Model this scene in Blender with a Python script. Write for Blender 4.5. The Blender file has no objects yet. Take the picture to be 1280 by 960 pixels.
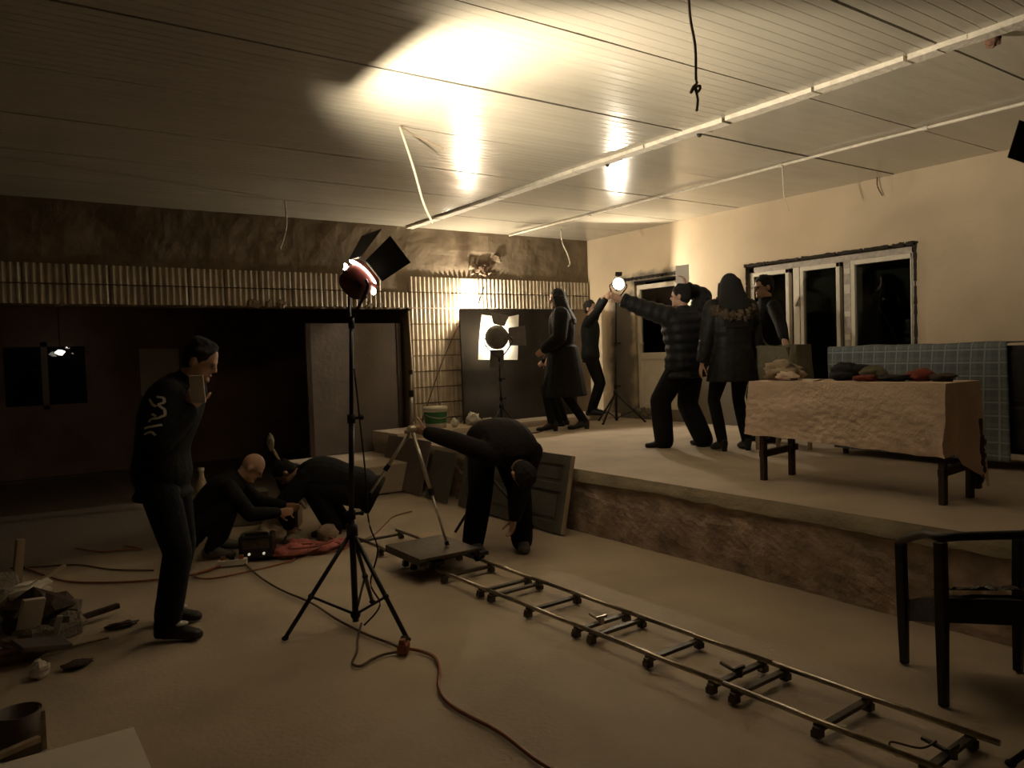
import bpy, math, random
from mathutils import Vector, Matrix, noise, Quaternion
random.seed(7)
S = bpy.context.scene
COL = S.collection
V = Vector
PI = math.pi

# ------------------------------------------------------------------ camera
cam_d = bpy.data.cameras.new('camera')
cam = bpy.data.objects.new('camera', cam_d); COL.objects.link(cam)
cam_d.sensor_width = 36.0; cam_d.lens = 950 / 1280 * 36.0
cam_d.clip_start = .05; cam_d.clip_end = 100
cam.matrix_world = Matrix(((0.8189, 0.0479, -0.5720, 0), (-0.5731, 0.0131, -0.8194, 0), (-0.0318, 0.9988, 0.0382, 1.55), (0, 0, 0, 1)))
_q = cam.matrix_world.to_quaternion(); cam.rotation_mode = 'QUATERNION'
cam.location = (0, 0, 1.55); cam.rotation_quaternion = _q
S.camera = cam

# ------------------------------------------------------------------ world, exposure, lamp powers
w = bpy.data.worlds.new('night'); S.world = w; w.use_nodes = True
w.node_tree.nodes['Background'].inputs[0].default_value = (.10, .13, .2, 1)
w.node_tree.nodes['Background'].inputs[1].default_value = .002
S.view_settings.view_transform = 'Standard'; S.view_settings.look = 'None'
S.view_settings.exposure = 0.28; S.view_settings.gamma = 1.0
S.view_settings.use_curve_mapping = False
WARM = (1.0, .86, .66)
LAMP_UP, LAMP_SHEET, LAMP_FLAG, LAMP_WALL = 1380, 36, 125, 150

# ------------------------------------------------------------------ materials
def mat(name, col, rough=.8, var=.15, scale=6.0, bump=0.0, bscale=None, metal=0.0, spec=.4, stretch=(1, 1, 1), emit=None, col2=None, sheen=0.0):
    m = bpy.data.materials.new(name); m.use_nodes = True
    nt = m.node_tree; N = nt.nodes; L = nt.links
    b = N['Principled BSDF']
    b.inputs['Roughness'].default_value = rough; b.inputs['Metallic'].default_value = metal
    b.inputs['Specular IOR Level'].default_value = spec
    if sheen: b.inputs['Sheen Weight'].default_value = sheen
    tc = N.new('ShaderNodeTexCoord'); mp = N.new('ShaderNodeMapping'); mp.inputs['Scale'].default_value = stretch
    L.new(tc.outputs['Object'], mp.inputs[0])
    nz = N.new('ShaderNodeTexNoise'); nz.inputs['Scale'].default_value = scale; nz.inputs['Detail'].default_value = 6
    L.new(mp.outputs[0], nz.inputs['Vector'])
    rp = N.new('ShaderNodeValToRGB'); rp.color_ramp.elements[0].position = .3; rp.color_ramp.elements[1].position = .7
    c2 = col2 or tuple(min(1, c * (1 + var)) for c in col)
    c1 = col if col2 else tuple(c * (1 - var) for c in col)
    rp.color_ramp.elements[0].color = (*c1, 1); rp.color_ramp.elements[1].color = (*c2, 1)
    L.new(nz.outputs[0], rp.inputs[0]); L.new(rp.outputs[0], b.inputs['Base Color'])
    if bump:
        n2 = N.new('ShaderNodeTexNoise'); n2.inputs['Scale'].default_value = bscale or scale * 5; n2.inputs['Detail'].default_value = 5
        L.new(mp.outputs[0], n2.inputs['Vector'])
        bp = N.new('ShaderNodeBump'); bp.inputs['Strength'].default_value = bump; bp.inputs['Distance'].default_value = .02
        L.new(n2.outputs[0], bp.inputs['Height']); L.new(bp.outputs[0], b.inputs['Normal'])
    if emit:
        b.inputs['Emission Color'].default_value = (*emit[0], 1); b.inputs['Emission Strength'].default_value = emit[1]
    m['rp'] = rp.name
    return m

def overlay(m, boxes, col, axis=1, warp=.18, nscale=3.0, soft=.06, axis2=2):
    """stains with a shape of their own: world-space boxes (c0, z0, half0, halfz) along axis 0/1 with ragged edges"""
    nt = m.node_tree; N = nt.nodes; L = nt.links; b = N['Principled BSDF']
    src = b.inputs['Base Color'].links[0].from_socket
    g = N.new('ShaderNodeNewGeometry'); sp = N.new('ShaderNodeSeparateXYZ'); L.new(g.outputs['Position'], sp.inputs[0])
    nz = N.new('ShaderNodeTexNoise'); nz.inputs['Scale'].default_value = nscale; nz.inputs['Detail'].default_value = 8
    L.new(g.outputs['Position'], nz.inputs['Vector'])
    def mt(op, a, bb=None):
        n = N.new('ShaderNodeMath'); n.operation = op
        for i, x in enumerate((a, bb)):
            if x is None: continue
            if isinstance(x, (int, float)): n.inputs[i].default_value = x
            else: L.new(x, n.inputs[i])
        return n.outputs[0]
    nn = mt('MULTIPLY', mt('SUBTRACT', nz.outputs[0], .5), warp * 4)
    tot = None
    for (c, z, hc, hz) in boxes:
        dx = mt('SUBTRACT', mt('ABSOLUTE', mt('SUBTRACT', sp.outputs[axis], c)), hc)
        dz = mt('SUBTRACT', mt('ABSOLUTE', mt('SUBTRACT', sp.outputs[axis2], z)), hz)
        d = mt('ADD', mt('MAXIMUM', dx, dz), nn)
        k = N.new('ShaderNodeMapRange'); k.inputs[1].default_value = soft; k.inputs[2].default_value = -soft
        k.inputs[3].default_value = 0; k.inputs[4].default_value = 1; L.new(d, k.inputs[0])
        tot = k.outputs[0] if tot is None else mt('MAXIMUM', tot, k.outputs[0])
    mx = N.new('ShaderNodeMix'); mx.data_type = 'RGBA'
    L.new(tot, mx.inputs[0]); L.new(src, mx.inputs[6]); mx.inputs[7].default_value = (*col, 1)
    L.new(mx.outputs[2], b.inputs['Base Color'])

def glass_mat(name, tint=(.55, .62, .6), rough=.02):
    m = bpy.data.materials.new(name); m.use_nodes = True; nt = m.node_tree; N = nt.nodes
    N.remove(N['Principled BSDF']); o = N['Material Output']
    tr = N.new('ShaderNodeBsdfTransparent'); tr.inputs[0].default_value = (*tint, 1)
    gl = N.new('ShaderNodeBsdfGlossy'); gl.inputs['Roughness'].default_value = rough
    fr = N.new('ShaderNodeFresnel'); fr.inputs[0].default_value = 1.5
    mx = N.new('ShaderNodeMixShader'); nt.links.new(fr.outputs[0], mx.inputs[0])
    nt.links.new(tr.outputs[0], mx.inputs[1]); nt.links.new(gl.outputs[0], mx.inputs[2]); nt.links.new(mx.outputs[0], o.inputs[0])
    return m

def emit_mat(name, col, st):
    m = bpy.data.materials.new(name); m.use_nodes = True; nt = m.node_tree
    b = nt.nodes['Principled BSDF']; b.inputs['Base Color'].default_value = (.8, .8, .8, 1)
    b.inputs['Emission Color'].default_value = (*col, 1); b.inputs['Emission Strength'].default_value = st
    return m

def paper_mat(name, col=(.85, .82, .75)):
    m = bpy.data.materials.new(name); m.use_nodes = True; nt = m.node_tree; N = nt.nodes
    N.remove(N['Principled BSDF']); o = N['Material Output']
    d = N.new('ShaderNodeBsdfDiffuse'); d.inputs[0].default_value = (*col, 1)
    t = N.new('ShaderNodeBsdfTranslucent'); t.inputs[0].default_value = (*col, 1)
    nz = N.new('ShaderNodeTexNoise'); nz.inputs['Scale'].default_value = 9
    mx = N.new('ShaderNodeMixShader'); mx.inputs[0].default_value = .45
    bp = N.new('ShaderNodeBump'); bp.inputs['Strength'].default_value = .2
    nt.links.new(nz.outputs[0], bp.inputs['Height']); nt.links.new(bp.outputs[0], d.inputs['Normal'])
    nt.links.new(d.outputs[0], mx.inputs[1]); nt.links.new(t.outputs[0], mx.inputs[2]); nt.links.new(mx.outputs[0], o.inputs[0])
    return m

def plaid_mat(name):
    m = mat(name, (.12, .138, .15), .9, .12, 40, bump=.15, bscale=200)
    nt = m.node_tree; N = nt.nodes; L = nt.links; b = N['Principled BSDF']
    uv = N.new('ShaderNodeUVMap'); sp = N.new('ShaderNodeSeparateXYZ'); L.new(uv.outputs[0], sp.inputs[0])
    src = b.inputs['Base Color'].links[0].from_socket
    def mt(op, a, bb=None):
        n = N.new('ShaderNodeMath'); n.operation = op
        for i, x in enumerate((a, bb)):
            if x is None: continue
            if isinstance(x, (int, float)): n.inputs[i].default_value = x
            else: L.new(x, n.inputs[i])
        return n.outputs[0]
    lines = None
    for ax in (0, 1):
        f = mt('FRACT', mt('DIVIDE', sp.outputs[ax], .125))
        a = mt('LESS_THAN', mt('ABSOLUTE', mt('SUBTRACT', f, .5)), .06)
        c = mt('MULTIPLY', mt('LESS_THAN', mt('ABSOLUTE', mt('SUBTRACT', f, .2)), .14), .22)
        t = mt('MAXIMUM', a, c)
        lines = t if lines is None else mt('MINIMUM', mt('ADD', lines, t), 1.0)
    mx = N.new('ShaderNodeMix'); mx.data_type = 'RGBA'
    L.new(mt('MULTIPLY', lines, .75), mx.inputs[0]); L.new(src, mx.inputs[6]); mx.inputs[7].default_value = (.30, .335, .33, 1)
    L.new(mx.outputs[2], b.inputs['Base Color'])
    return m

MT = {}
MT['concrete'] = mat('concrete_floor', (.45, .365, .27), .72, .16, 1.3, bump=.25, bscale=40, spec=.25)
# older floor beyond the screed edge, plus a darker zone at far left
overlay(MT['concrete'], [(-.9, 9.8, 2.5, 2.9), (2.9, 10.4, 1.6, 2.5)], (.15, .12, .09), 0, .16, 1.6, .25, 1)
MT['stage_top'] = mat('stage_screed', (.46, .38, .29), .8, .13, 2.2, bump=.25, bscale=50, spec=.2)
MT['stage_face'] = mat('stage_rough_face', (.37, .28, .215), .95, .38, 5.5, bump=.8, bscale=22, spec=.1)
MT['stage_lip'] = mat('stage_screed_lip', (.34, .29, .20), .9, .2, 4, bump=.5, bscale=30, spec=.1)
MT['cream'] = mat('cream_paint', (.54, .435, .30), .75, .09, 1.6, bump=.2, bscale=14, spec=.2)
overlay(MT['cream'], [(8.5, 1.5, .24, .95), (7.85, 2.6, .62, .07), (6.95, .95, .6, .48), (8.0, .6, .6, .14)], (.19, .165, .13), 1, .09, 4, .05)
MT['brown_plaster'] = mat('brown_plaster', (.20, .155, .105), .9, .25, 2.6, bump=.5, bscale=9, spec=.15)
overlay(MT['brown_plaster'], [(5.72, 3.06, .10, .22)], (.10, .07, .045), 0, .07, 5, .08)
overlay(MT['brown_plaster'], [(6.05, 2.86, .18, .10)], (.09, .06, .04), 0, .10, 7, .03)
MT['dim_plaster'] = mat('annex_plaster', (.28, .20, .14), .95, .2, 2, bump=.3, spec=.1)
MT['tile'] = mat('fluted_tile', (.50, .42, .31), .38, .22, 7, bump=.15, bscale=30, spec=.45)
MT['ceil'] = mat('ceiling_sheet', (.45, .41, .325), .19, .06, 1.5, bump=.10, bscale=3.0, spec=.27, stretch=(.5, 5, 1))
MT['batten'] = mat('batten_white', (.72, .66, .54), .7, .14, 14, bump=.4, bscale=40)
MT['gap'] = mat('dark_gap', (.03, .024, .018), .95, .2)
MT['upvc'] = mat('window_plastic', (.68, .62, .50), .4, .06, 8)
MT['film'] = mat('protective_film', (.42, .37, .31), .55, .2, 20, bump=.3)
MT['night_glass'] = glass_mat('night_glass')
MT['blackmetal'] = mat('black_metal', (.012, .011, .010), .45, .2, 20, spec=.4)
MT['blackrubber'] = mat('black_rubber', (.012, .011, .01), .9, .2, 20)
MT['lampgrey'] = mat('grey_lamp_enamel', (.17, .15, .13), .6, .15, 20)
MT['greywire'] = mat('dusty_grey_wire', (.24, .185, .12), .8, .2, 30)
MT['redmetal'] = mat('dark_red_enamel', (.07, .012, .008), .4, .2, 20)
MT['steel'] = mat('dull_steel', (.42, .36, .27), .34, .2, 30, metal=.9)
MT['darksteel'] = mat('dark_steel', (.09, .075, .055), .5, .3, 30, metal=.6)
MT['alu'] = mat('pale_aluminium', (.52, .46, .36), .4, .1, 30, metal=.5)
MT['reflector'] = mat('lamp_reflector', (.8, .76, .68), .3, .05, 30, metal=.8)
MT['flag'] = mat('black_flag_cloth', (.040, .034, .028), .95, .25, 3, bump=.2, spec=.08)
MT['paper'] = paper_mat('diffusion_paper')
MT['whitecard'] = mat('white_card', (.66, .60, .52), .7, .05, 5)
MT['foam'] = mat('white_foam_sheet', (.74, .67, .57), .8, .06, 3)
MT['cloth'] = mat('cream_cloth', (.74, .565, .44), .9, .07, 6, bump=.3, bscale=60, spec=.1)
MT['plaid'] = plaid_mat('plaid_blanket')
MT['darkwood'] = mat('dark_wood', (.055, .032, .02), .6, .35, 8, bump=.3, bscale=30, stretch=(1, 1, .2))
MT['doorgrey'] = mat('grey_green_paint', (.10, .095, .08), .55, .15, 4, bump=.2)
MT['doorgrey2'] = mat('grey_brown_board', (.15, .12, .10), .6, .18, 3, bump=.2)
MT['palewood'] = mat('pale_wood_edge', (.36, .28, .18), .7, .2, 12, stretch=(1, 1, .2))
MT['olive'] = mat('olive_canvas', (.17, .15, .10), .9, .15, 14, bump=.3)
MT['carton'] = mat('brown_carton', (.20, .15, .10), .85, .12, 5)
MT['upholstery'] = mat('dark_upholstery', (.022, .02, .02), .8, .3, 12, bump=.3)
MT['green'] = mat('green_label', (.035, .16, .06), .5, .1)
MT['whiteplastic'] = mat('white_plastic', (.62, .58, .48), .45, .06)
MT['orange'] = mat('orange_cable', (.27, .085, .035), .5, .12, 30)
MT['brownwire'] = mat('brown_cable', (.11, .065, .04), .6, .2, 30)
MT['whitewire'] = mat('white_cable', (.60, .54, .42), .6, .1, 30)
MT['pink'] = mat('pink_plastic_bag', (.50, .15, .14), .5, .25, 14, bump=.6, bscale=25)
MT['red'] = mat('red_cloth', (.24, .05, .035), .8, .2, 14)
MT['tan'] = mat('tan_cloth', (.40, .31, .21), .9, .25, 12, bump=.4)
MT['brick'] = mat('red_brick', (.22, .12, .08), .95, .3, 14, bump=.5)
MT['stone'] = mat('mortar_lump', (.24, .20, .15), .95, .3, 12, bump=.7)
MT['skin'] = mat('skin', (.46, .28, .19), .5, .06, 20, spec=.35)
MT['hair'] = mat('black_hair', (.010, .008, .007), .8, .3, 60, bump=.5, bscale=160, stretch=(3, 3, .4))
MT['eyew'] = mat('eye_dark', (.03, .02, .015), .2, .1)
MT['lip'] = mat('lip', (.30, .12, .09), .5, .1)
def cl(name, c, rough=.85, **k): return mat(name, c, rough, k.pop('var', .2), k.pop('scale', 14), bump=k.pop('bump', .3), bscale=40, spec=.2, **k)
MT['black_cloth'] = cl('black_cloth', (.008, .0075, .0075))
MT['black_cloth2'] = cl('black_wool', (.011, .009, .008))
MT['navy'] = cl('navy_cloth', (.011, .012, .015))
MT['puffer'] = cl('blue_black_nylon', (.016, .017, .020), .5)
MT['parka'] = cl('charcoal_nylon', (.016, .016, .015), .55)
MT['teal'] = cl('dark_teal_cloth', (.016, .019, .018))
MT['maroon'] = cl('dark_maroon_cloth', (.014, .0105, .010))
MT['fur'] = mat('brown_fur', (.10, .07, .042), .95, .4, 50, bump=1, bscale=120)
MT['shoe'] = mat('black_shoe', (.014, .012, .012), .5, .2)
MT['shoegrey'] = mat('grey_shoe', (.12, .11, .10), .7, .3, 30)
MT['shoewhite'] = mat('white_shoe_trim', (.55, .5, .45), .6, .1)
MT['bulb'] = emit_mat('hot_bulb', (1, .86, .62), 60)
MT['leak'] = emit_mat('lamp_leak', (1, .84, .68), 22)
MT['led'] = emit_mat('pilot_light', (1, .9, .7), .35)
MT['farbulb'] = emit_mat('far_bulb', (1, .88, .72), 2.5)  # glow of the invented annex bulb

# ------------------------------------------------------------------ mesh builder
def frame(d, up=V((0, 0, 1))):
    d = V(d).normalized()
    if abs(d.dot(up)) > .98: up = V((0, 1, 0))
    u = d.cross(up).normalized(); v = u.cross(d).normalized()
    return u, v, d

class MB:
    def __init__(s): s.v = []; s.f = []; s.uv = None
    def add(s, vs, fs):
        o = len(s.v); s.v += [V(x) for x in vs]; s.f += [tuple(i + o for i in f) for f in fs]; return s
    def box(s, lo, hi, rot=None, piv=None):
        x0, y0, z0 = lo; x1, y1, z1 = hi
        vs = [V(p) for p in ((x0, y0, z0), (x1, y0, z0), (x1, y1, z0), (x0, y1, z0), (x0, y0, z1), (x1, y0, z1), (x1, y1, z1), (x0, y1, z1))]
        if rot is not None:
            p = V(piv) if piv is not None else (V(lo) + V(hi)) / 2
            vs = [rot @ (q - p) + p for q in vs]
        return s.add(vs, [(0, 3, 2, 1), (4, 5, 6, 7), (0, 1, 5, 4), (1, 2, 6, 5), (2, 3, 7, 6), (3, 0, 4, 7)])
    def obox(s, c, sz, U=None):
        """oriented box: centre, full sizes, axes (3 vectors)"""
        c = V(c); a, b, d = U or (V((1, 0, 0)), V((0, 1, 0)), V((0, 0, 1)))
        hx, hy, hz = sz[0] / 2, sz[1] / 2, sz[2] / 2
        vs = [c + a * (i * hx) + b * (j * hy) + d * (k * hz) for k in (-1, 1) for (i, j) in ((-1, -1), (1, -1), (1, 1), (-1, 1))]
        return s.add(vs, [(0, 3, 2, 1), (4, 5, 6, 7), (0, 1, 5, 4), (1, 2, 6, 5), (2, 3, 7, 6), (3, 0, 4, 7)])
    def rings(s, rr, cap=True):
        n = len(rr[0]); o = len(s.v)
        for r in rr: s.v += [V(p) for p in r]
        for k in range(len(rr) - 1):
            a = o + k * n; b = a + n
            for i in range(n):
                j = (i + 1) % n; s.f.append((a + i, a + j, b + j, b + i))
        if cap:
            s.f.append(tuple(o + i for i in reversed(range(n)))); e = o + (len(rr) - 1) * n
            s.f.append(tuple(e + i for i in range(n)))
        return s
    def cyl(s, a, b, r0, r1=None, n=10, cap=True):
        r1 = r0 if r1 is None else r1; a = V(a); b = V(b); u, v, d = frame(b - a)
        mk = lambda c, r: [c + (u * math.cos(t) + v * math.sin(t)) * r for t in (2 * PI * i / n for i in range(n))]
        return s.rings([mk(a, r0), mk(b, r1)], cap)
    def tube(s, pts, r, n=6, sub=5):
        pts = [V(p) for p in pts]
        if sub > 1 and len(pts) > 2:
            q = []; P = [pts[0]] + pts + [pts[-1]]
            for i in range(1, len(P) - 2):
                for k in range(sub):
                    t = k / sub; p0, p1, p2, p3 = P[i - 1:i + 3]
                    q.append(.5 * ((2 * p1) + (p2 - p0) * t + (2 * p0 - 5 * p1 + 4 * p2 - p3) * t * t + (3 * p1 - p0 - 3 * p2 + p3) * t ** 3))
            q.append(pts[-1]); pts = q
        rr = []
        for i, p in enumerate(pts):
            d = pts[min(i + 1, len(pts) - 1)] - pts[max(i - 1, 0)]
            if d.length < 1e-6: d = V((0, 0, 1))
            u, v, d = frame(d)
            rr.append([p + (u * math.cos(2 * PI * k / n) + v * math.sin(2 * PI * k / n)) * r for k in range(n)])
        return s.rings(rr)
    def ell(s, c, rad, U=None, n=12, m=8):
        c = V(c); a, b, d = U or (V((1, 0, 0)), V((0, 1, 0)), V((0, 0, 1)))
        if isinstance(rad, (int, float)): rad = (rad,) * 3
        rr = []
        for k in range(m + 1):
            ph = PI * (k + .02) / (m + .04) - PI / 2
            rr.append([c + a * (rad[0] * math.cos(ph) * math.cos(2 * PI * i / n)) + b * (rad[1] * math.cos(ph) * math.sin(2 * PI * i / n)) + d * (rad[2] * math.sin(ph)) for i in range(n)])
        return s.rings(rr)
    def loft(s, rr, n=14, p=2.0):
        """rr: (centre, axis u, axis v, ru, rv)"""
        out = []
        for (c, u, v, ru, rv) in rr:
            ring = []
            for i in range(n):
                t = 2 * PI * i / n; ct, st = math.cos(t), math.sin(t)
                e = 2 / p
                ring.append(V(c) + u * (ru * math.copysign(abs(ct) ** e, ct)) + v * (rv * math.copysign(abs(st) ** e, st)))
            out.append(ring)
        return s.rings(out)
    def limb(s, a, b, ra, rb, n=10, mid=None):
        a = V(a); b = V(b); u, v, d = frame(b - a)
        L = (b - a).length; rr = []
        for k in (-.85, -.5, 0): rr.append((a + d * (ra * k), u, v, ra * math.sqrt(1 - k * k), ra * math.sqrt(1 - k * k)))
        for t in (.25, .5, .75):
            r = ra + (rb - ra) * t
            if mid: r += mid * math.sin(PI * t)
            rr.append((a + d * (L * t), u, v, r, r))
        for k in (0, .5, .85): rr.append((b + d * (rb * k), u, v, rb * math.sqrt(1 - k * k), rb * math.sqrt(1 - k * k)))
        return s.loft(rr, n)
    def grid(s, fn, nu, nv, closed=False):
        o = len(s.v)
        for j in range(nv + 1):
            for i in range(nu + 1): s.v.append(V(fn(i / nu, j / nv)))
        for j in range(nv):
            for i in range(nu):
                a = o + j * (nu + 1) + i; s.f.append((a, a + 1, a + nu + 2, a + nu + 1))
        return s
    def lump(s, c, r, amp=.3, seed=0, sc=(1, 1, 1), n=10, m=7):
        k = len(s.v); s.ell((0, 0, 0), 1.0, None, n, m)
        for i in range(k, len(s.v)):
            p = s.v[i]; f = 1 + amp * noise.noise(p * 1.6 + V((seed * 7.3, seed * 3.1, seed)))+ amp * .5 * noise.noise(p * 4 + V((seed, seed * 2.1, 5)))
            s.v[i] = V(c) + V((p.x * sc[0], p.y * sc[1], p.z * sc[2])) * (r * f)
        return s
    def mesh(s, name, m, org=V((0, 0, 0)), smooth=False):
        me = bpy.data.meshes.new(name)
        me.from_pydata([tuple(p - org) for p in s.v], [], s.f)
        me.materials.append(m)
        if smooth: me.polygons.foreach_set('use_smooth', [True] * len(me.polygons))
        me.update(); return me
    def build(s, name, m, parent=None, smooth=False, org=None, bev=0):
        if parent is not None:
            o0 = wloc(parent)
        else:
            o0 = V(org) if org is not None else V((0, 0, 0))
        me = s.mesh(name, m, o0, smooth)
        o = bpy.data.objects.new(name, me); COL.objects.link(o)
        if parent is not None: o.parent = parent
        else: o.location = o0
        if bev:
            b = o.modifiers.new('bevel', 'BEVEL'); b.width = bev; b.segments = 2; b.limit_method = 'ANGLE'
        return o

def wloc(o):
    l = V(o.location)
    while o.parent: o = o.parent; l = l + V(o.location)
    return l

def thing(name, loc, label, cat, group=None):
    o = bpy.data.objects.new(name, None); COL.objects.link(o); o.location = loc; o.empty_display_size = .1
    o['label'] = label; o['category'] = cat
    if group: o['group'] = group
    return o
def tag(o, label, cat, group=None):
    o['label'] = label; o['category'] = cat
    if group: o['group'] = group
    return o
def struct(o, label=None, cat=None):
    o['kind'] = 'structure'
    if label: o['label'] = label
    if cat: o['category'] = cat
    return o

# ================================================================== STRUCTURE
XW, YB, ZC, ZP = 8.0, 9.25, 3.33, .54
XL, YF = -3.0, -4.0
XS, YS = 4.2, 8.52          # stage front, kerb front
YA, ZA = 12.8, 2.45         # annex back wall, annex ceiling

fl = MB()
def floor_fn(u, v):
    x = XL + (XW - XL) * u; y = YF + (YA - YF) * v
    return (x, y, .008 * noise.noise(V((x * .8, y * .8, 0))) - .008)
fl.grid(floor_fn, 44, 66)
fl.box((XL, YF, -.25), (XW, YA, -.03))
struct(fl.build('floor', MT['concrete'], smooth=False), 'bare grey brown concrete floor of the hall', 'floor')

# ceiling: slab and corrugated sheets one metre wide
ceil = struct(MB().box((XL, YF, ZC + .02), (XW, YB + .2, ZC + .2)).build('ceiling', MT['gap']), 'low ceiling of glossy cream ribbed sheets', 'ceiling')
def sheet_mesh(x0, x1, w, ng=12, gd=.0018):
    m = MB(); prof = []; st = w / ng
    for k in range(ng):
        y = k * st
        prof += [(y + .000, gd), (y + .006, 0), (y + st - .006, 0), (y + st - .001, gd)]
    prof = [(.009, .018)] + [(max(.009, min(w - .009, p[0])), p[1]) for p in prof] + [(w - .009, .018)]
    n = len(prof); NX = 8
    for i in range(NX + 1):
        x = x0 + (x1 - x0) * i / NX
        for k, (y, z) in enumerate(prof):
            wob = .006 * noise.noise(V((x * .9, y * 2.0, x0))) if 0 < k < n - 1 else 0
            m.v.append(V((x, y, z + wob + .003)))
    for i in range(NX):
        for k in range(n - 1):
            a = i * n + k; m.f.append((a, a + 1, a + n + 1, a + n))
    return m
for (x0, x1, gd_) in ((XL, 4.80, .0020), (4.86, XW, .0003)):
    me = sheet_mesh(x0, x1, 1.0, 12, gd_).mesh('panel', MT['ceil'])
    for k in range(-4, 9):
        o = bpy.data.objects.new('panel', me); COL.objects.link(o); o.parent = ceil
        o.location = (0, .285 + k * 1.0, ZC - .008 + random.uniform(-.003, .003))
# joint batten, broken here and there
tb = MB(); y = YF
while y < YB - .1:
    ln = random.uniform(.5, .95); e = min(y + ln, YB - .05)
    N_ = 5
    for k in range(N_):
        ya = y + (e - y) * k / N_; yb = y + (e - y) * (k + 1) / N_ + .002
        wd = .065 + .008 * noise.noise(V((0, ya * 7, 3)))
        tb.box((4.83 - wd, ya, ZC - .040 + .006 * noise.noise(V((1, ya * 5, 1)))), (4.83 + wd * .7, yb, ZC + .01))
    y = e + random.uniform(.012, .035)
trim1 = struct(tb.build('trim_1', MT['batten']), 'rough white batten covering the ceiling joint above the stage', 'batten')
for (yy, dx, r_) in ((5.3, .0, .016), (4.2, .0, .018), (2.05, .06, .03)):
    MB().lump((4.86 + dx, yy, ZC - .045), r_, .5, yy, (1, 1.4, 1.2)).build('mortar_scrap', MT['gap' if r_ < .02 else 'brick'], trim1)
cd = MB(); cd.tube([(6.46, y_, ZC - .025 + .004 * math.sin(y_ * 2)) for y_ in (-3.9, -1, 1, 2.5, 3.5, 4.6, 5.4, 6.5, 7.6, 9.2)], .014, 8, 3)
trim2 = struct(cd.build('trim_2', MT['batten'], smooth=True), 'thin white conduit running along the ceiling', 'conduit')
for yy in (4.58, 3.2, 6.2, 7.4): MB().cyl((6.46, yy - .02, ZC - .025), (6.46, yy + .02, ZC - .025), .02).build('pipe_clip', MT['whiteplastic'], trim2)

# right wall with door and window openings
DY0, DY1, DZ0, DZ1 = 7.36, 8.22, .70, 2.58
WY0, WY1, WZ0, WZ1 = 4.08, 6.2, 1.0, 2.58
TH = .24
rw = MB()
def wbox(y0, y1, z0, z1):
    def f(u, v):
        yy = y0 + (y1 - y0) * u; zz = z0 + (z1 - z0) * v
        edge = min(u, 1 - u, v, 1 - v) < 1e-6
        return (XW + (0 if edge else .006 * noise.noise(V((yy * 2, zz * 2, 4)))), yy, zz)
    rw.grid(f, max(2, int((y1 - y0) / .12)), max(2, int((z1 - z0) / .12)))
    rw.box((XW + .012, y0, z0), (XW + TH, y1, z1))
wbox(YF, WY0, 0, ZC + .02); wbox(WY0, WY1, 0, WZ0); wbox(WY0, WY1, WZ1, ZC + .02); wbox(WY1, DY0, 0, ZC + .02)
wbox(DY0, DY1, 0, DZ0); wbox(DY0, DY1, DZ1, ZC + .02); wbox(DY1, YB, 0, ZC + .02)
wr = struct(rw.build('wall_right', MT['cream'], smooth=False), 'cream painted plaster wall behind the stage with grey patches', 'wall')
# ragged mortar round the openings
rg = MB()
def ragged(p0, p1, w_, seed, n=60):
    p0 = V(p0); p1 = V(p1); dv = (p1 - p0) / n
    out = V((0, dv.z, -dv.y)).normalized()
    for k in range(n):
        a_ = w_ * (.5 + .9 * abs(noise.noise(V((k * .23, seed, 0)))) + .5 * abs(noise.noise(V((k * .9, seed, 3)))))
        if noise.noise(V((k * .31, seed, 9))) > .33: a_ *= .25
        c = p0 + dv * (k + .5); rg.obox(c + V((-.004, 0, 0)), (.020, dv.length * 1.05, a_), (V((1, 0, 0)), dv.normalized(), out))
ragged((XW, WY0 - .03, WZ1 + .0), (XW, WY1 + .03, WZ1 - .0), .045, 1, 90)
ragged((XW, WY0, WZ0), (XW, WY0, WZ1), .035, 2); ragged((XW, WY1, WZ0), (XW, WY1, WZ1), .022, 3)
rg.build('window_surround', MT['gap'], wr)
rg = MB()
for k in range(14): rg.lump((XW - .005, DY0 - .05 + (DY1 - DY0 + .25) * k / 13, DZ1 + .04), .040, .7, k + 80, (.5, 1.3, .55))
rg.build('door_lintel', MT['gap'], wr)
rg = MB()
for k in range(18): rg.lump((XW - .01, DY0 + (DY1 - DY0) * random.random(), ZP + .03 + .15 * random.random()), random.uniform(.02, .055), .5, k + 100, (.5, 1.2, .8))
rg.build('rubble_under_door', MT['stone'], wr)

# door_1
d1 = bpy.data.objects.new('door_1', None); COL.objects.link(d1); d1.location = (XW, 7.79, ZP)
struct(d1, 'narrow white framed door with dark glass over a white panel', 'door')
fx0, fx1 = XW + .03, XW + .10
m = MB(); m.box((fx0, DY0 + .02, DZ0), (fx1, DY0 + .09, DZ1 - .06)).box((fx0, DY1 - .09, DZ0), (fx1, DY1 - .02, DZ1 - .06)).box((fx0, DY0 + .09, DZ1 - .13), (fx1, DY1 - .09, DZ1 - .06)).box((fx0, DY0 + .09, 1.42), (fx1, DY1 - .09, 1.52)).box((fx0, DY0 + .09, DZ0), (fx1, DY1 - .09, DZ0 + .07))
m.build('frame', MT['upvc'], d1, bev=.006)
MB().box((fx0 + .03, DY0 + .09, 1.52), (fx0 + .036, DY1 - .09, DZ1 - .13)).build('pane', MT['night_glass'], d1)
MB().box((fx0 + .02, DY0 + .09, DZ0 + .07), (fx0 + .05, DY1 - .09, 1.42)).build('panel', MT['upvc'], d1)
m = MB(); m.box((fx0 - .02, DY1 - .075, 1.5), (fx0, DY1 - .04, 1.74)).cyl((fx0 - .03, DY1 - .055, 1.66), (fx0 - .03, DY1 - .16, 1.66), .011)
m.build('handle', MT['whiteplastic'], d1)
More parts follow.
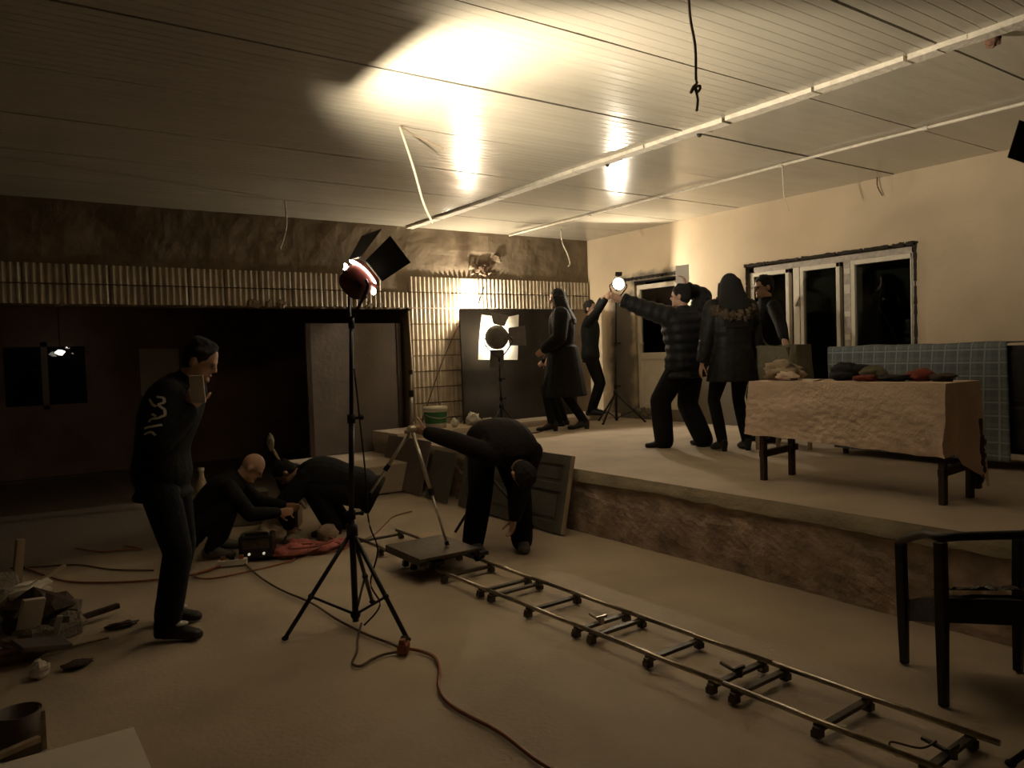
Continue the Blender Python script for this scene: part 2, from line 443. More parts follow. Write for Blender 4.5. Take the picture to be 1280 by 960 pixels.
# window_1
w1 = bpy.data.objects.new('window_1', None); COL.objects.link(w1); w1.location = (XW, 5.1, WZ0)
struct(w1, 'wide three pane window in a beige frame, black night outside', 'window')
wx0, wx1 = XW + .02, XW + .09
yM1a, yM1b, yM2a, yM2b = 4.76, 4.94, 5.40, 5.60
m = MB()
for (a, b) in ((WY0 + .02, WY0 + .05), (WY1 - .10, WY1 - .03)): m.box((wx0, a, WZ0 + .01), (wx1, b, WZ1 - .03))
m.box((wx0, WY0 + .02, WZ1 - .10), (wx1, WY1 - .03, WZ1 - .03)).box((wx0, WY0 + .02, WZ0 + .01), (wx1, WY1 - .03, WZ0 + .08))
m.build('frame', MT['film'], w1, bev=.005)
MB().box((wx0 - .005, yM1a + .05, WZ0 + .08), (wx1, yM1b - .05, WZ1 - .10)).build('mullion', MT['film'], w1)
MB().box((wx0 - .005, yM2a + .06, WZ0 + .08), (wx1, yM2b - .06, WZ1 - .10)).build('mullion', MT['upvc'], w1)
for (a, b) in ((WY0 + .05, yM1a), (yM1b, yM2a), (yM2b, WY1 - .10)):
    s_ = MB(); t_ = .045
    s_.box((wx0 - .008, a, WZ0 + .08), (wx1 - .01, a + (0.012 if a < 4.2 else t_), WZ1 - .10)).box((wx0 - .008, b, WZ0 + .08), (wx1 - .01, b + t_, WZ1 - .10))
    s_.box((wx0 - .008, a, WZ1 - .15), (wx1 - .01, b, WZ1 - .10)).box((wx0 - .008, a, WZ0 + .08), (wx1 - .01, b, WZ0 + .12))
    so = s_.build('sash', MT['upvc'], w1, bev=.004)
    MB().box((wx0 + .03, a + .01, WZ0 + .11), (wx0 + .036, b, WZ1 - .14)).build('pane', MT['night_glass'], so)
for zz in (2.34, 2.12, 1.86, 1.6): MB().box((wx0 - .008, 4.815, zz), (wx0 - .004, 4.885, zz + (.06 if zz != 2.12 else .10))).build('sticker', MT['whiteplastic'], w1)
MB().box((wx0 - .035, 5.47, 2.02), (wx0 - .005, 5.50, 2.14), Matrix.Rotation(.5, 3, 'X')).build('handle', MT['alu'], w1)
# dark outer walls outside (a yard wall) so that the night has something in it
struct(MB().box((10.5, 2, 0), (10.7, 10, 3.2)).build('wall_yard', MT['dim_plaster']), 'dark yard wall outside the window', 'wall')

# back wall: plaster band, pillar, solid behind the flag, opening on the left
bw = MB()
OX1 = 4.79; OZ = 2.22
def bgrid(x0, x1, z0, z1, amp=.012):
    def f(u, v):
        xx = x0 + (x1 - x0) * u; zz = z0 + (z1 - z0) * v
        edge = min(u, 1 - u, v, 1 - v) < 1e-6
        p = V((xx * 2.2, zz * 2.2, 9))
        d = 0 if edge else amp * (noise.noise(p) + .6 * noise.noise(p * 3))
        if not edge and abs(xx - 6.05) < .24 and abs(zz - 2.86) < .13: d += .03 * (.6 + noise.noise(p * 5))
        return (xx, YB + d, zz)
    bw.grid(f, max(2, int((x1 - x0) / .07)), max(2, int((z1 - z0) / .07)))
bgrid(XL, XW, 2.67, ZC + .02, .016); bgrid(OX1, XW, 0, 2.67, .004); bgrid(XL, OX1, OZ, 2.67, .004)
bw.box((XL, YB + .06, OZ), (XW, YB + .22, ZC + .02)).box((OX1, YB + .06, 0), (XW, YB + .22, OZ)).box((XL, YB, OZ - .002), (OX1, YB + .22, OZ + .02)).box((OX1 - .001, YB, 0), (OX1 + .02, YB + .22, OZ))
wb = struct(bw.build('wall_back', MT['brown_plaster'], smooth=False), 'brown plaster back wall with bands of fluted cream tiles', 'wall')
# peeling plaster scraps
for k in range(9):
    px, pz = 6.05 + random.uniform(-.26, .26), 2.86 + random.uniform(-.14, .15)
    a = random.uniform(0, PI); u = V((math.cos(a), -.14, math.sin(a))).normalized(); v = V((-math.sin(a), -.08, math.cos(a))).normalized()
    s_ = random.uniform(.03, .085)
    q = MB(); c = V((px, YB - .012, pz))
    q.grid(lambda a_, b_: c + u * ((a_ - .5) * s_ * 2) + v * ((b_ - .5) * s_) + V((0, -.03 * math.sin(a_ * 3 + b_ * 2), 0)), 4, 3)
    q.build('plaster_flake', MT['brown_plaster'], wb)
# fluted tiles
TW, THt, NR = .398, .200, 6
def tile_mesh():
    m = MB(); prof = []; rw_ = TW / NR
    for r in range(NR):
        prof.append((r * rw_ + .004, -.008))
        for k in range(6):
            t = k / 5
            prof.append((r * rw_ + .013 + (rw_ - .026) * t, -.012 - .026 * math.sin(PI * (.12 + .76 * t))))
        prof.append(((r + 1) * rw_ - .004, -.008))
    prof = [(.003, 0)] + prof + [(TW - .003, 0)]
    n = len(prof)
    for (x, y) in prof: m.v.append(V((x, y, .0)))
    for (x, y) in prof: m.v.append(V((x, y, THt)))
    for k in range(n - 1): m.f.append((k, k + 1, n + k + 1, n + k))
    ns = len(m.f); m.v += [V(q) for q in m.v[:]]; m.f.append(tuple(range(2 * n, 3 * n))[::-1]); m.f.append(tuple(range(3 * n, 4 * n)))
    me = m.mesh('tile', MT['tile']); me.polygons.foreach_set('use_smooth', [k < ns for k in range(len(me.polygons))]); return me
tm = tile_mesh()
def tile(x, z):
    o = bpy.data.objects.new('tile', tm); COL.objects.link(o); o.parent = wb
    o.location = (x, YB - .002 + random.uniform(-.003, .003), z); o.rotation_euler = (0, random.uniform(-.006, .006), random.uniform(-.01, .01))
x = 4.79 - .4 * 14
while x < 7.6:
    if not (4.35 < x + .2 < 4.79): tile(x, 2.67 - .217)
    tile(x, 2.67 - .434)
    x += .40
for r in range(2, 10):
    for x in (4.79, 5.19): tile(x, 2.67 - .217 * (r + 1))
# brittle mortar hanging along the underside of the left tile band
lump = MB()
for k in range(60):
    xx = XL + (OX1 - XL) * random.random(); lump.lump((xx, YB - .015, OZ + .005), random.uniform(.01, .025), .6, k, (2.2, .6, .7))
for xx in (2.68, 2.73, 2.9, 3.05, 4.2, 4.35): lump.lump((xx, YB - .03, OZ + .045), random.uniform(.03, .05), .7, xx, (1.3, .4, 1))
lump.build('mortar_ridge', MT['brown_plaster'], wb)

# annex beyond the opening
ax = MB(); ax.box((XL, YA, 0), (.2, YA + .2, ZA + .2)).box((1.35, YA, 0), (5.2, YA + .2, ZA + .2)).box((.2, YA, 0), (1.35, YA + .2, .97)).box((.2, YA, 1.95), (1.35, YA + .2, ZA + .2))
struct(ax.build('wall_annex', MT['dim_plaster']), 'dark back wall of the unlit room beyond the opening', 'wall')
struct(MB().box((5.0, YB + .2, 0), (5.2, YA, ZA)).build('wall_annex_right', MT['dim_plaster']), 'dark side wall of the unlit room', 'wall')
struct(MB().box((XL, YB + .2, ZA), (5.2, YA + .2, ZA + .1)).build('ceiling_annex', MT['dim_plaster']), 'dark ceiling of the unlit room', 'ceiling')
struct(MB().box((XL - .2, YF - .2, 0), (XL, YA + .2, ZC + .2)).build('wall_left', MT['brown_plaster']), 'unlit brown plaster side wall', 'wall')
struct(MB().box((XL, YF - .2, 0), (XW + .2, YF, ZC + .2)).build('wall_front', MT['brown_plaster']), 'unlit wall behind the photographer', 'wall')
w2 = bpy.data.objects.new('window_2', None); COL.objects.link(w2); w2.location = (.77, YA, .97)
struct(w2, 'small dark window of the unlit room at far left', 'window')
m = MB()
for (a, b) in ((.2, .27), (1.28, 1.35), (.72, .80)): m.box((a, YA + .02, .97), (b, YA + .1, 1.95))
m.box((.27, YA + .02, .97), (1.28, YA + .1, 1.04)).box((.27, YA + .02, 1.88), (1.28, YA + .1, 1.95)); m.build('frame', MT['dim_plaster'], w2)
for (a, b) in ((.27, .72), (.80, 1.28)): MB().box((a, YA + .05, 1.04), (b, YA + .056, 1.88)).build('pane', MT['night_glass'], w2)
t = thing('pendant_bulb', (.92, YA - .5, ZA), 'tiny bright bulb hanging in the dark room at far left', 'lamp')  # invented bulb that stands in for a glint in the window glass
MB().cyl((.92, YA - .5, ZA), (.92, YA - .5, 1.86), .005, n=6).build('cord', MT['blackrubber'], t)
MB().cyl((.92, YA - .5, 1.86), (.92, YA - .5, 1.82), .018, n=8).build('socket', MT['blackrubber'], t)
MB().lump((.92, YA - .5, 1.785), .04, .5, 3, (1.4, 1, .8)).build('bulb', MT['farbulb'], t, True)

# stage platform: rough face, uneven screed lip, top
st = MB()
def face(u, v):
    y_ = YF + (YB - YF) * u; z = -.02 + (.46 + .035 * noise.noise(V((y_ * 1.7, 0, 2))) + .02) * v
    p = V((y_ * 3, z * 3, 2)); d = .014 * noise.noise(p) + .012 * noise.noise(p * 3) + .008 * noise.noise(p * 8)
    if noise.noise(V((y_ * 1.3, z * 4, 8))) > .25: d += .014
    return (XS + .01 + d + .02 * (1 - v) * 0, y_, z)
st.grid(face, 300, 16)
st.box((XS + .07, YF, -.02), (XW, YB, .50))
stage = struct(st.build('stage_platform', MT['stage_face']), 'raised concrete platform with a rough crumbling front', 'platform')
lp = MB()
def lip(u, v):
    y_ = YF + (YB - YF) * u; low = .105 + .022 * noise.noise(V((y_ * 1.1, 3, 1))) + .018 * noise.noise(V((y_ * 6, 1, 1)))
    if v < .3: return (XS + .045 - .045 * (v / .3), y_, ZP - low)
    t = (v - .3) / .7
    return (XS - .012 + .004 * noise.noise(V((y_ * 4, t * 2, 0))) + .03 * t * t, y_, ZP - low * (1 - t))
lp.grid(lip, 300, 8); lp.build('screed_lip', MT['stage_lip'], stage)
tp = MB()
tp.grid(lambda u, v: (XS + .015 + (XW - XS - .015) * u, YF + (YB - YF) * v, ZP + .005 * noise.noise(V((u * 5, v * 18, 3))) * (1 if u > 0 else 0)), 26, 70)
tp.build('screed_top', MT['stage_top'], stage)
kb = MB()
kb.grid(lambda u, v: (XS + (7.95 - XS) * u, YS + .012 * noise.noise(V((u * 14, v, 1))) if v < 1 else YS + .01, ZP - .01 + .085 * v), 40, 3)
kb.grid(lambda u, v: (XS + (7.95 - XS) * u, YS + .01 + (YB - YS - .01) * v, ZP + .075 + .004 * noise.noise(V((u * 12, v * 4, 1)))), 40, 6)
kb.box((XS, YS + .02, ZP - .05), (7.95, YB, ZP + .07)); kb.build('rear_step', MT['stage_top'], stage)
lowstep = MB(); lowstep.box((3.05, 8.0, 0), (XS + .03, YB + .1, .33))
struct(lowstep.build('low_step', MT['stage_top'], bev=.015), 'low concrete step beside the end of the stage', 'step')

# ================================================================== LAMPS
def light(name, kind, loc, power, parent, col=WARM, size=.03, **k):
    d = bpy.data.lights.new(name, kind); d.energy = power; d.color = col; d.shadow_soft_size = size
    o = bpy.data.objects.new(name, d); COL.objects.link(o); o.parent = parent; o.location = V(loc) - wloc(parent)
    if kind == 'SPOT':
        d.spot_size = k.get('angle', 2.2); d.spot_blend = k.get('blend', .6)
        o.rotation_mode = 'QUATERNION'; o.rotation_quaternion = V(k['dir']).to_track_quat('-Z', 'Y')
    return o

def film_light(label, base, head, aim, legs, hub, R=.11, D=.16, doors=(), on=None, bulb=True, leak=False, spot=2.3, blend=.7, up=V((0, 0, 1)), rmat='blackmetal', wide=.05, dmat='blackmetal', beam=None):
    base = V(base); head = V(head); aim = V(aim).normalized()
    t = thing('film_light', base, label, 'film light')
    gz = base.z
    hubp = V((base.x, base.y, gz + hub)); foot = V((base.x, base.y, gz + .07))
    for (lx, ly) in legs:
        tip = V((lx, ly, gz + .012)); m = MB(); m.tube([hubp + (tip - hubp).normalized() * .03, tip], .013, 8, 1); lg = m.build('leg', MT['blackmetal'], t, True)
        MB().ell(tip + V((0, 0, .0)), (.02, .02, .013)).build('rubber_foot', MT['blackrubber'], lg, True)
        mid = hubp.lerp(tip, .62); m = MB(); m.tube([foot, mid], .008, 6, 1).ell(mid, .019); m.build('brace', MT['blackmetal'], t, True)
    pk = head - aim * .02
    m = MB(); m.cyl(foot - V((0, 0, .04)), hubp + V((0, 0, .12)), .019).ell(foot, .03); m.build('column', MT['blackmetal'], t, True)
    m = MB(); m.cyl(hubp + V((0, 0, -.03)), hubp + V((0, 0, .04)), .034); 
    m.build('hub', MT['blackmetal'], t, True)
    yb = head - V((0, 0, R + .13)); yb.x = base.x + (head.x - base.x) * .5; yb.y = base.y + (head.y - base.y) * .5
    c1 = hubp + V((0, 0, .1)); mid = c1.lerp(yb, .5)
    m = MB(); m.cyl(c1, mid, .016).cyl(mid, yb, .012); m.build('pole', MT['blackmetal'], t, True)
    for c in (c1, mid):
        m = MB(); m.cyl(c - V((0, 0, .03)), c + V((0, 0, .02)), .024); m.cyl(c, c + V((.05, -.02, 0)), .009); m.ell(c + V((.055, -.022, 0)), .014)
        m.build('clamp_knob', MT['blackrubber'], t, True)
    u, v, d = frame(aim, up)
    # yoke
    m = MB(); sd = V((u.x, u.y, 0)).normalized() if abs(u.z) < .9 else u
    m.tube([head + sd * (R + .02), head + sd * (R + .025) - V((0, 0, R * .6)), yb + V((0, 0, .02)), head - sd * (R + .025) - V((0, 0, R * .6)), head - sd * (R + .02)], .009, 6, 6)
    m.cyl(yb - V((0, 0, .04)), yb + V((0, 0, .03)), .018); m.build('yoke', MT['blackmetal'], t, True)
    # housing: open front
    n = 24
    ring = lambda c, r: [c + (u * math.cos(2 * PI * i / n) + v * math.sin(2 * PI * i / n)) * r for i in range(n)]
    f0 = head + d * D * .5; b0 = head - d * D * .5
    m = MB(); m.rings([ring(b0, .001), ring(b0, R * .72), ring(b0 + d * .02, R * .9), ring(f0 - d * .03, R), ring(f0, R * 1.06), ring(f0, R * .98), ring(f0 - d * .03, R * .93), ring(b0 + d * .04, R * .72), ring(b0 + d * .03, .001)])
    m.build('housing', MT[rmat], t, True)
    m = MB(); m.rings([ring(b0 + d * .034, .001), ring(b0 + d * .045, R * .68), ring(f0 - d * .04, R * .9), ring(f0 - d * .036, R * .905)], False); m.build('reflector', MT['reflector'], t, True)
    for k in range(5):
        a0 = k * 2 * PI / 5; m = MB(); c = b0 + d * (.035 + .0)
        m.rings([[c + d * (dz) + (u * math.cos(a0 + s * .2) + v * math.sin(a0 + s * .2)) * (R * .93 + rr) for s in (-1, -.33, .33, 1)] for (dz, rr) in ((0, 0), (0, .012), (.01, .014), (.01, 0))], True)
        m.build('cooling_fin', MT[rmat], t)
    if bulb:
        m = MB(); m.ell(head + d * .008, (R * .8, R * .8, min(R * .4, D * .36)), (u, v, d), 14, 8); m.build('bulb', MT['bulb'] if on else MT['reflector'], t, True)
    # barn doors: (angle about the axis, opening angle from the axis, length, near width, far width)
    for (a, op, ln, w0, w1) in doors:
        rad = u * math.cos(a) + v * math.sin(a); tan = d.cross(rad).normalized()
        dr = (d * math.cos(op) + rad * math.sin(op)).normalized(); nm = dr.cross(tan).normalized()
        h = f0 + rad * (R * 1.10); m = MB(); q = []
        for sgn in (-.002, .002):
            q += [h + tan * (-w0 / 2) + nm * sgn, h + tan * (w0 / 2) + nm * sgn, h + dr * ln + tan * (w1 / 2) + nm * sgn, h + dr * ln - tan * (w1 / 2) + nm * sgn]
        m.add(q, [(0, 3, 2, 1), (4, 5, 6, 7), (0, 1, 5, 4), (1, 2, 6, 5), (2, 3, 7, 6), (3, 0, 4, 7)])
        bd = m.build('barn_door', MT[dmat], t)
        MB().cyl(h - tan * w0 * .4, h + tan * w0 * .4, .006, n=6).build('hinge', MT['darksteel'], bd)
    if leak:
        # light leaking through the vent slots round the back of the housing
        for (a0, a1, rr, wd, dz) in leak:
            m = MB(); K = 10; ri = []
            for k in range(K + 1):
                a = a0 + (a1 - a0) * k / K; rad = u * math.cos(a) + v * math.sin(a)
                c = f0 - d * dz + rad * (R * rr)
                ri.append([c + rad * wd, c + d * .006, c - rad * wd, c - d * .006])
            m.rings(ri); m.build('vent_glow', MT['leak'], t, True)
    if on: light('lamp_light', 'SPOT', head + d * (R * .40), on, t, dir=V(beam) if beam else d, angle=spot, blend=blend, size=wide)
    return t

# 1: foreground stand, aimed up at the ceiling
film_light('tall black tripod film light in the open floor, aimed up at the ceiling', (1.72, 4.13, 0), (1.80, 4.10, 2.0), (.80, .0, .66),
           [(1.32, 4.18), (1.845, 3.72), (1.97, 4.45)], .56, R=.098, D=.15, rmat='redmetal', spot=1.98, blend=.9, beam=(.76, -.0, .70),
           doors=[(math.radians(90), math.radians(15), .19, .17, .27), (math.radians(2), math.radians(14), .20, .15, .19), (math.radians(180), math.radians(40), .18, .15, .19)],
           on=LAMP_UP, leak=[(-.5, 1.5, 1.13, .014, .035), (1.9, 2.7, 1.12, .017, .05), (-1.5, -.8, 1.10, .013, .05), (1.75, 2.35, .98, .012, .075)])
# 2: lamp facing the flag through a sheet of diffusion paper
lamp2 = film_light('film light on a thin stand facing the black backdrop through white diffusion paper', (5.60, 8.28, ZP), (5.66, 8.40, 1.79), (.32, .95, .02),
           [(5.36, 8.22), (5.80, 8.12), (5.72, 8.47)], .34, R=.155, D=.13, spot=2.6, rmat='lampgrey', dmat='lampgrey',
           doors=[(math.radians(2), math.radians(82), .25, .24, .27), (math.radians(78), math.radians(72), .16, .16, .26), (math.radians(270), math.radians(80), .24, .19, .20)], on=LAMP_SHEET)
# 3: bare lamp by the door
film_light('lit film light on a stand beside the door, its glowing bulb in view', (7.36, 7.98, ZP), (7.42, 7.94, 2.50), (-.38, -.90, .10),
           [(7.66, 7.72), (7.05, 7.92), (7.42, 8.42)], .42, R=.095, D=.08, doors=[(math.radians(90), math.radians(70), .06, .10, .10)], on=LAMP_WALL, spot=2.75, blend=.25)
# 4: switched off lamp by the right edge of the picture
film_light('unlit film light at the right edge, one barn door in view', (3.35, .80, 0), (3.50, 1.06, 2.17), (.1, .95, .1),
           [(2.995, 1.205), (3.85, .85), (3.2, .32)], .5, R=.11, up=V((.35, 0, .94)), doors=[(math.radians(180), math.radians(60), .23, .15, .15), (math.radians(0), math.radians(60), .18, .13, .17)], on=None)
# 5: small lamp hidden behind the flag, raking the tiles
t5 = thing('film_light', (5.66, 9.08, .615), 'small film light hidden behind the black backdrop, glaring on the tiles above', 'film light')
m = MB(); m.cyl((5.66, 9.08, .62), (5.66, 9.08, 2.10), .012); m.cyl((5.66, 9.08, .615), (5.66, 9.08, .63), .1); m.build('pole', MT['blackmetal'], t5, True)
m = MB(); m.cyl((5.66, 9.08, 2.08), (5.68, 9.08, 2.14), .05, .07, 14); m.build('housing', MT['blackmetal'], t5, True)
m = MB(); m.ell((5.68, 9.08, 2.175), .028); m.build('bulb', MT['bulb'], t5, True)
light('lamp_light', 'POINT', (5.68, 9.06, 2.215), LAMP_FLAG, t5, size=.025)
m = MB(); m.tube([(5.72, 8.95, 2.28), (5.84, 8.97, 2.52)], .009, 6, 1); m.build('arm', MT['blackmetal'], t5)

# black flag
fg = MB()
fg.grid(lambda u, v: (5.42 + 2.02 * u, 8.93 + .03 * v + .010 * noise.noise(V((u * 4, v * 3, 1))), .625 + (1.585 + .012 * noise.noise(V((u * 30, 0, 7)))) * v), 50, 24)
fg.grid(lambda u, v: (7.44 - 2.02 * u, 8.96 + .03 * v + .010 * noise.noise(V(((1 - u) * 4, v * 3, 1))), .625 + 1.575 * v), 30, 14)
fgr = thing('backdrop', (6.4, 8.95, .62), 'wide black cloth backdrop standing against the tiled wall', 'backdrop')
fg.build('cloth', MT['flag'], fgr)
MB().box((5.42, 8.965, 2.17), (7.44, 8.985, 2.20)).build('top_bar', MT['darkwood'], fgr)
for xx in (5.43, 7.40): MB().box((xx, 8.965, .62), (xx + .03, 8.985, 2.19)).build('upright', MT['darkwood'], fgr)
# diffusion paper
pp = MB()
def ppf(u, v):
    x0 = 5.48 + .10 * v; x1 = 6.11 + .08 * v
    return (x0 + (x1 - x0) * u, 8.62 + .03 * math.sin(u * 5 + v * 2) + .04 * (u - .5) ** 2, 1.50 + .61 * v - .035 * math.sin(PI * u) * (v ** 4) - .02 * u * (1 - v))
pp.grid(ppf, 16, 16); dp = pp.build('diffusion_paper', MT['paper'], lamp2, True); dp['label'] = 'glowing white paper sheet hung in front of the lamp'

# ================================================================== PEOPLE
DG = None
def remesh(mb, name, m, parent, vox, smooth=3):
    me = mb.mesh(name, m, wloc(parent)); tmp = bpy.data.objects.new('tmp', me); COL.objects.link(tmp)
    r = tmp.modifiers.new('r', 'REMESH'); r.mode = 'VOXEL'; r.voxel_size = vox; r.adaptivity = 0; r.use_smooth_shade = True
    if smooth: s_ = tmp.modifiers.new('s', 'SMOOTH'); s_.factor = .5; s_.iterations = smooth
    dg = bpy.context.evaluated_depsgraph_get(); dg.update()
    new = bpy.data.meshes.new_from_object(tmp.evaluated_get(dg)); new.name = name
    bpy.data.objects.remove(tmp); bpy.data.meshes.remove(me)
    if not new.materials: new.materials.append(m)
    o = bpy.data.objects.new(name, new); COL.objects.link(o); o.parent = parent
    return o

def ik(a, c, l1, l2, hint):
    d = c - a; L = min(d.length, (l1 + l2) * .999); dn = d.normalized()
    x = (l1 * l1 - l2 * l2 + L * L) / (2 * L); h = math.sqrt(max(0, l1 * l1 - x * x))
    hv = V(hint); hv = hv - dn * hv.dot(dn)
    hv = hv.normalized() if hv.length > 1e-4 else V((0, 0, 1))
    return a + dn * x + hv * h, a + dn * L

def hand(m, wrist, dr, nrm, s, curl=.5, side=1):
    """palm, four fingers, thumb; dr = pointing, nrm = palm normal"""
    dr = V(dr).normalized(); nrm = V(nrm); nrm = (nrm - dr * nrm.dot(dr)).normalized(); lat = dr.cross(nrm).normalized()
    rr = [(wrist + dr * (k * s), lat, nrm, a * s, b * s) for (k, a, b) in ((-.02, .026, .020), (.02, .034, .018), (.06, .042, .016), (.092, .040, .013))]
    m.loft(rr, 10)
    for i, (off, ln, r) in enumerate(((-.030, .068, .0088), (-.010, .078, .0092), (.010, .072, .009), (.029, .056, .0082))):
        p = wrist + dr * (.088 * s) + lat * (off * s); q = dr; 
        for k, f in enumerate((.45, .32, .23)):
            a = curl * (.5 + .35 * k); q = (q * math.cos(a) + nrm * math.sin(a)).normalized()
            e = p + q * (ln * f * s); m.limb(p, e, r * s * (1 - .08 * k), r * s * (1 - .08 * (k + 1)), 7); p = e
    p = wrist + dr * (.025 * s) - lat * (.032 * s * side); q = (dr * .75 - lat * .6 * side + nrm * .35).normalized()
    for ln in (.042, .034, .026):
        e = p + q * (ln * s); m.limb(p, e, .011 * s, .0095 * s, 7); p = e; q = (q + dr * .25 + nrm * .12).normalized()

def person(label, P, head_deg, H=1.72, pelvis=(0, 0, .92), lean=(0, 0), side=0, twist=0, hd=(0, 0), neck=0, feet=(((.1, 0, 0), 5), ((-.1, 0, 0), -5)),
           hands=(None, None), elbow=(None, None), hdir=(None, None), curl=(.5, .5), top='black_cloth', bottom='black_cloth', shoe='shoe', hair='short', hem=-.12, coat=None, puff=0, fat=1.0,
           legw=1.0, armw=1.0, glasses=False, collar=True, knee=(None, None), skirtw=1.0, heel=False, shoes_white=False):
    P = V(P); s = H / 1.72; th = math.radians(head_deg)
    F = V((math.cos(th), math.sin(th), 0)); Rt = V((math.sin(th), -math.cos(th), 0)); Z = V((0, 0, 1))
    W = lambda q: P + (Rt * q[0] + F * q[1] + Z * q[2]) * s
    def TG(q): return None if q is None else (V(q[1:]) if q[0] == 'w' else W(q))
    root = thing('person', P, label, 'person')
    pv = W(pelvis)
    # spine
    rz = Matrix.Rotation(math.radians(twist), 3, Z)
    F2 = rz @ F; R2 = rz @ Rt
    sp = []; p = pv.copy(); N_ = 12; ds = .55 * s / N_
    a0, a1 = math.radians(lean[0]), math.radians(lean[1]); sd = math.radians(side)
    def sdir(t):
        a = a0 + (a1 - a0) * t; Fm = F.lerp(F2, t).normalized(); Rm = Rt.lerp(R2, t).normalized()
        d = (Z * math.cos(a) + Fm * math.sin(a)); d = (d * math.cos(sd) + Rm * math.sin(sd)).normalized()
        r = (Rm - d * Rm.dot(d)).normalized(); return d, r, r.cross(d).normalized() * -1
    def spine(hgt):   # hgt metres from pelvis along spine (unscaled)
        if hgt <= 0:
            d, r, f = sdir(0); return pv + d * hgt * s, r, f, d
        q = pv.copy(); n = max(1, int(hgt / .03)); 
        for k in range(n):
            d, r, f = sdir(min(1, (k + .5) / n * hgt / .55)); q = q + d * (hgt * s / n)
        d, r, f = sdir(min(1, hgt / .55)); return q, r, f, d
    PROF = [(-.10, .125, .095), (-.05, .155, .112), (.0, .162, .115), (.06, .152, .108), (.12, .142, .100), (.2, .148, .106), (.28, .160, .116), (.36, .170, .118), (.43, .176, .108), (.48, .165, .092), (.515, .12, .075), (.55, .066, .062)]
    body = MB()
    def torso(m, grow, h0=-.12, h1=.56, amp=0, pitch=.095, fatk=1.0):
        hs = []; h = h0
        stp = .014 if amp else .03
        while h < h1: hs.append(h); h += stp
        hs.append(h1); rr = []
        for h in hs:
            for k in range(len(PROF) - 1):
                if PROF[k][0] <= h <= PROF[k + 1][0]:
                    t = (h - PROF[k][0]) / (PROF[k + 1][0] - PROF[k][0]); rw_ = PROF[k][1] * (1 - t) + PROF[k + 1][1] * t; rd = PROF[k][2] * (1 - t) + PROF[k + 1][2] * t; break
            else:
                rw_, rd = (PROF[0][1], PROF[0][2]) if h < PROF[0][0] else (PROF[-1][1], PROF[-1][2])
                if h < PROF[0][0] and grow: rw_, rd = .155, .112
            g = grow + (amp * abs(math.sin(PI * h / pitch)) if amp and h < .5 else 0)
            c, r, f, d = spine(h); rr.append((c, r, f, (rw_ * fatk + g) * s, (rd * fatk + g) * s))
        m.loft(rr, 18, 2.3)
    torso(body, 0)
    nb, nr, nf, nd = spine(.55)
    # head
    yaw, pit = math.radians(hd[0]), math.radians(hd[1])
    hf = Matrix.Rotation(yaw, 3, Z) @ F; hr = V((hf.y, -hf.x, 0)).normalized()
    hf = (hf * math.cos(pit) - Z * math.sin(pit)).normalized(); hu = hr.cross(hf).normalized()
    nk = math.radians(neck); ndir = (nd * .5 + hu * .5).normalized()
    HC = nb + ndir * (.055 * s) + hu * (.075 * s) + hf * (.018 * s)
    hx = lambda x, y, z: HC + (hr * x + hf * y + hu * z) * s
    U = (hr, hf, hu)
    body.limb(nb - nd * .05 * s, hx(0, -.015, -.05), .060 * s, .056 * s, 12)
    sc = lambda *r: tuple(q * s for q in r)
    body.ell(hx(0, -.005, .03), sc(.075, .094, .094), U, 16, 12); body.ell(hx(0, .026, -.052), sc(.056, .062, .062), U, 14, 10)
    body.ell(hx(0, .075, -.098 + .012), sc(.026, .02, .018), U, 10, 6)
    body.loft([(hx(0, .080, .022), hr, hf, .010 * s, .010 * s), (hx(0, .098, -.012), hr, hf, .013 * s, .016 * s), (hx(0, .102, -.026), hr, hf, .017 * s, .014 * s), (hx(0, .088, -.032), hr, hf, .014 * s, .008 * s)], 8)
    body.ell(hx(0, .078, .026), sc(.048, .014, .012), U, 12, 6)
    for sx in (-1, 1): body.ell(hx(.079 * sx, -.01, -.008), sc(.010, .020, .031), U, 8, 8)
    # arms
    arm_pts = []
    for i, sx in enumerate((1, -1)):     # 0 = right, 1 = left
        c, r, f, d = spine(.47); sh = c + r * (.178 * sx * s)
        tg = TG(hands[i]); 
        if tg is None: tg = sh + (r * (.07 * sx) + f * .06 - Z * .52) * s
        dflt = (-F * .6 - Z * .3 + Rt * sx * .5) if elbow[i] is None else (Rt * elbow[i][0] + F * elbow[i][1] + Z * elbow[i][2])
        el, wr = ik(sh, tg, .285 * s, .25 * s, dflt)
        arm_pts.append((sh, el, wr))
        body.limb(sh, el, .050 * s, .040 * s, 10); body.limb(el, wr, .040 * s, .026 * s, 10)
        fd = (wr - el).normalized()
        if hdir[i] is not None: fd2 = V(hdir[i]); fd2 = Rt * fd2.x + F * fd2.y + Z * fd2.z
        else: fd2 = fd
        pn = -r * sx if abs(fd2.normalized().dot(r)) < .8 else -Z
        hand(body, wr, fd2, pn, s, curl[i], side=(1 if sx > 0 else -1) * (1))
    # legs
    leg_pts = []
    for i, sx in enumerate((1, -1)):
        (fx, fy, fz), fyaw = feet[i]
        hp = pv + (Rt * (.088 * sx) - Z * .03) * s
        foot = W((fx, fy, 0)) + Z * fz * s; fdv = Matrix.Rotation(math.radians(-fyaw), 3, Z) @ F; fr = V((fdv.y, -fdv.x, 0))
        hl = .035 if heel else 0
        an = foot + Z * ((.085 + hl) * s)
        kh = F * 1.0 + Rt * (.12 * sx) if knee[i] is None else Rt * knee[i][0] + F * knee[i][1] + Z * knee[i][2]
        kn, an = ik(hp, an, .435 * s, .415 * s, kh)
        leg_pts.append((hp, kn, an, fdv, fr, foot))
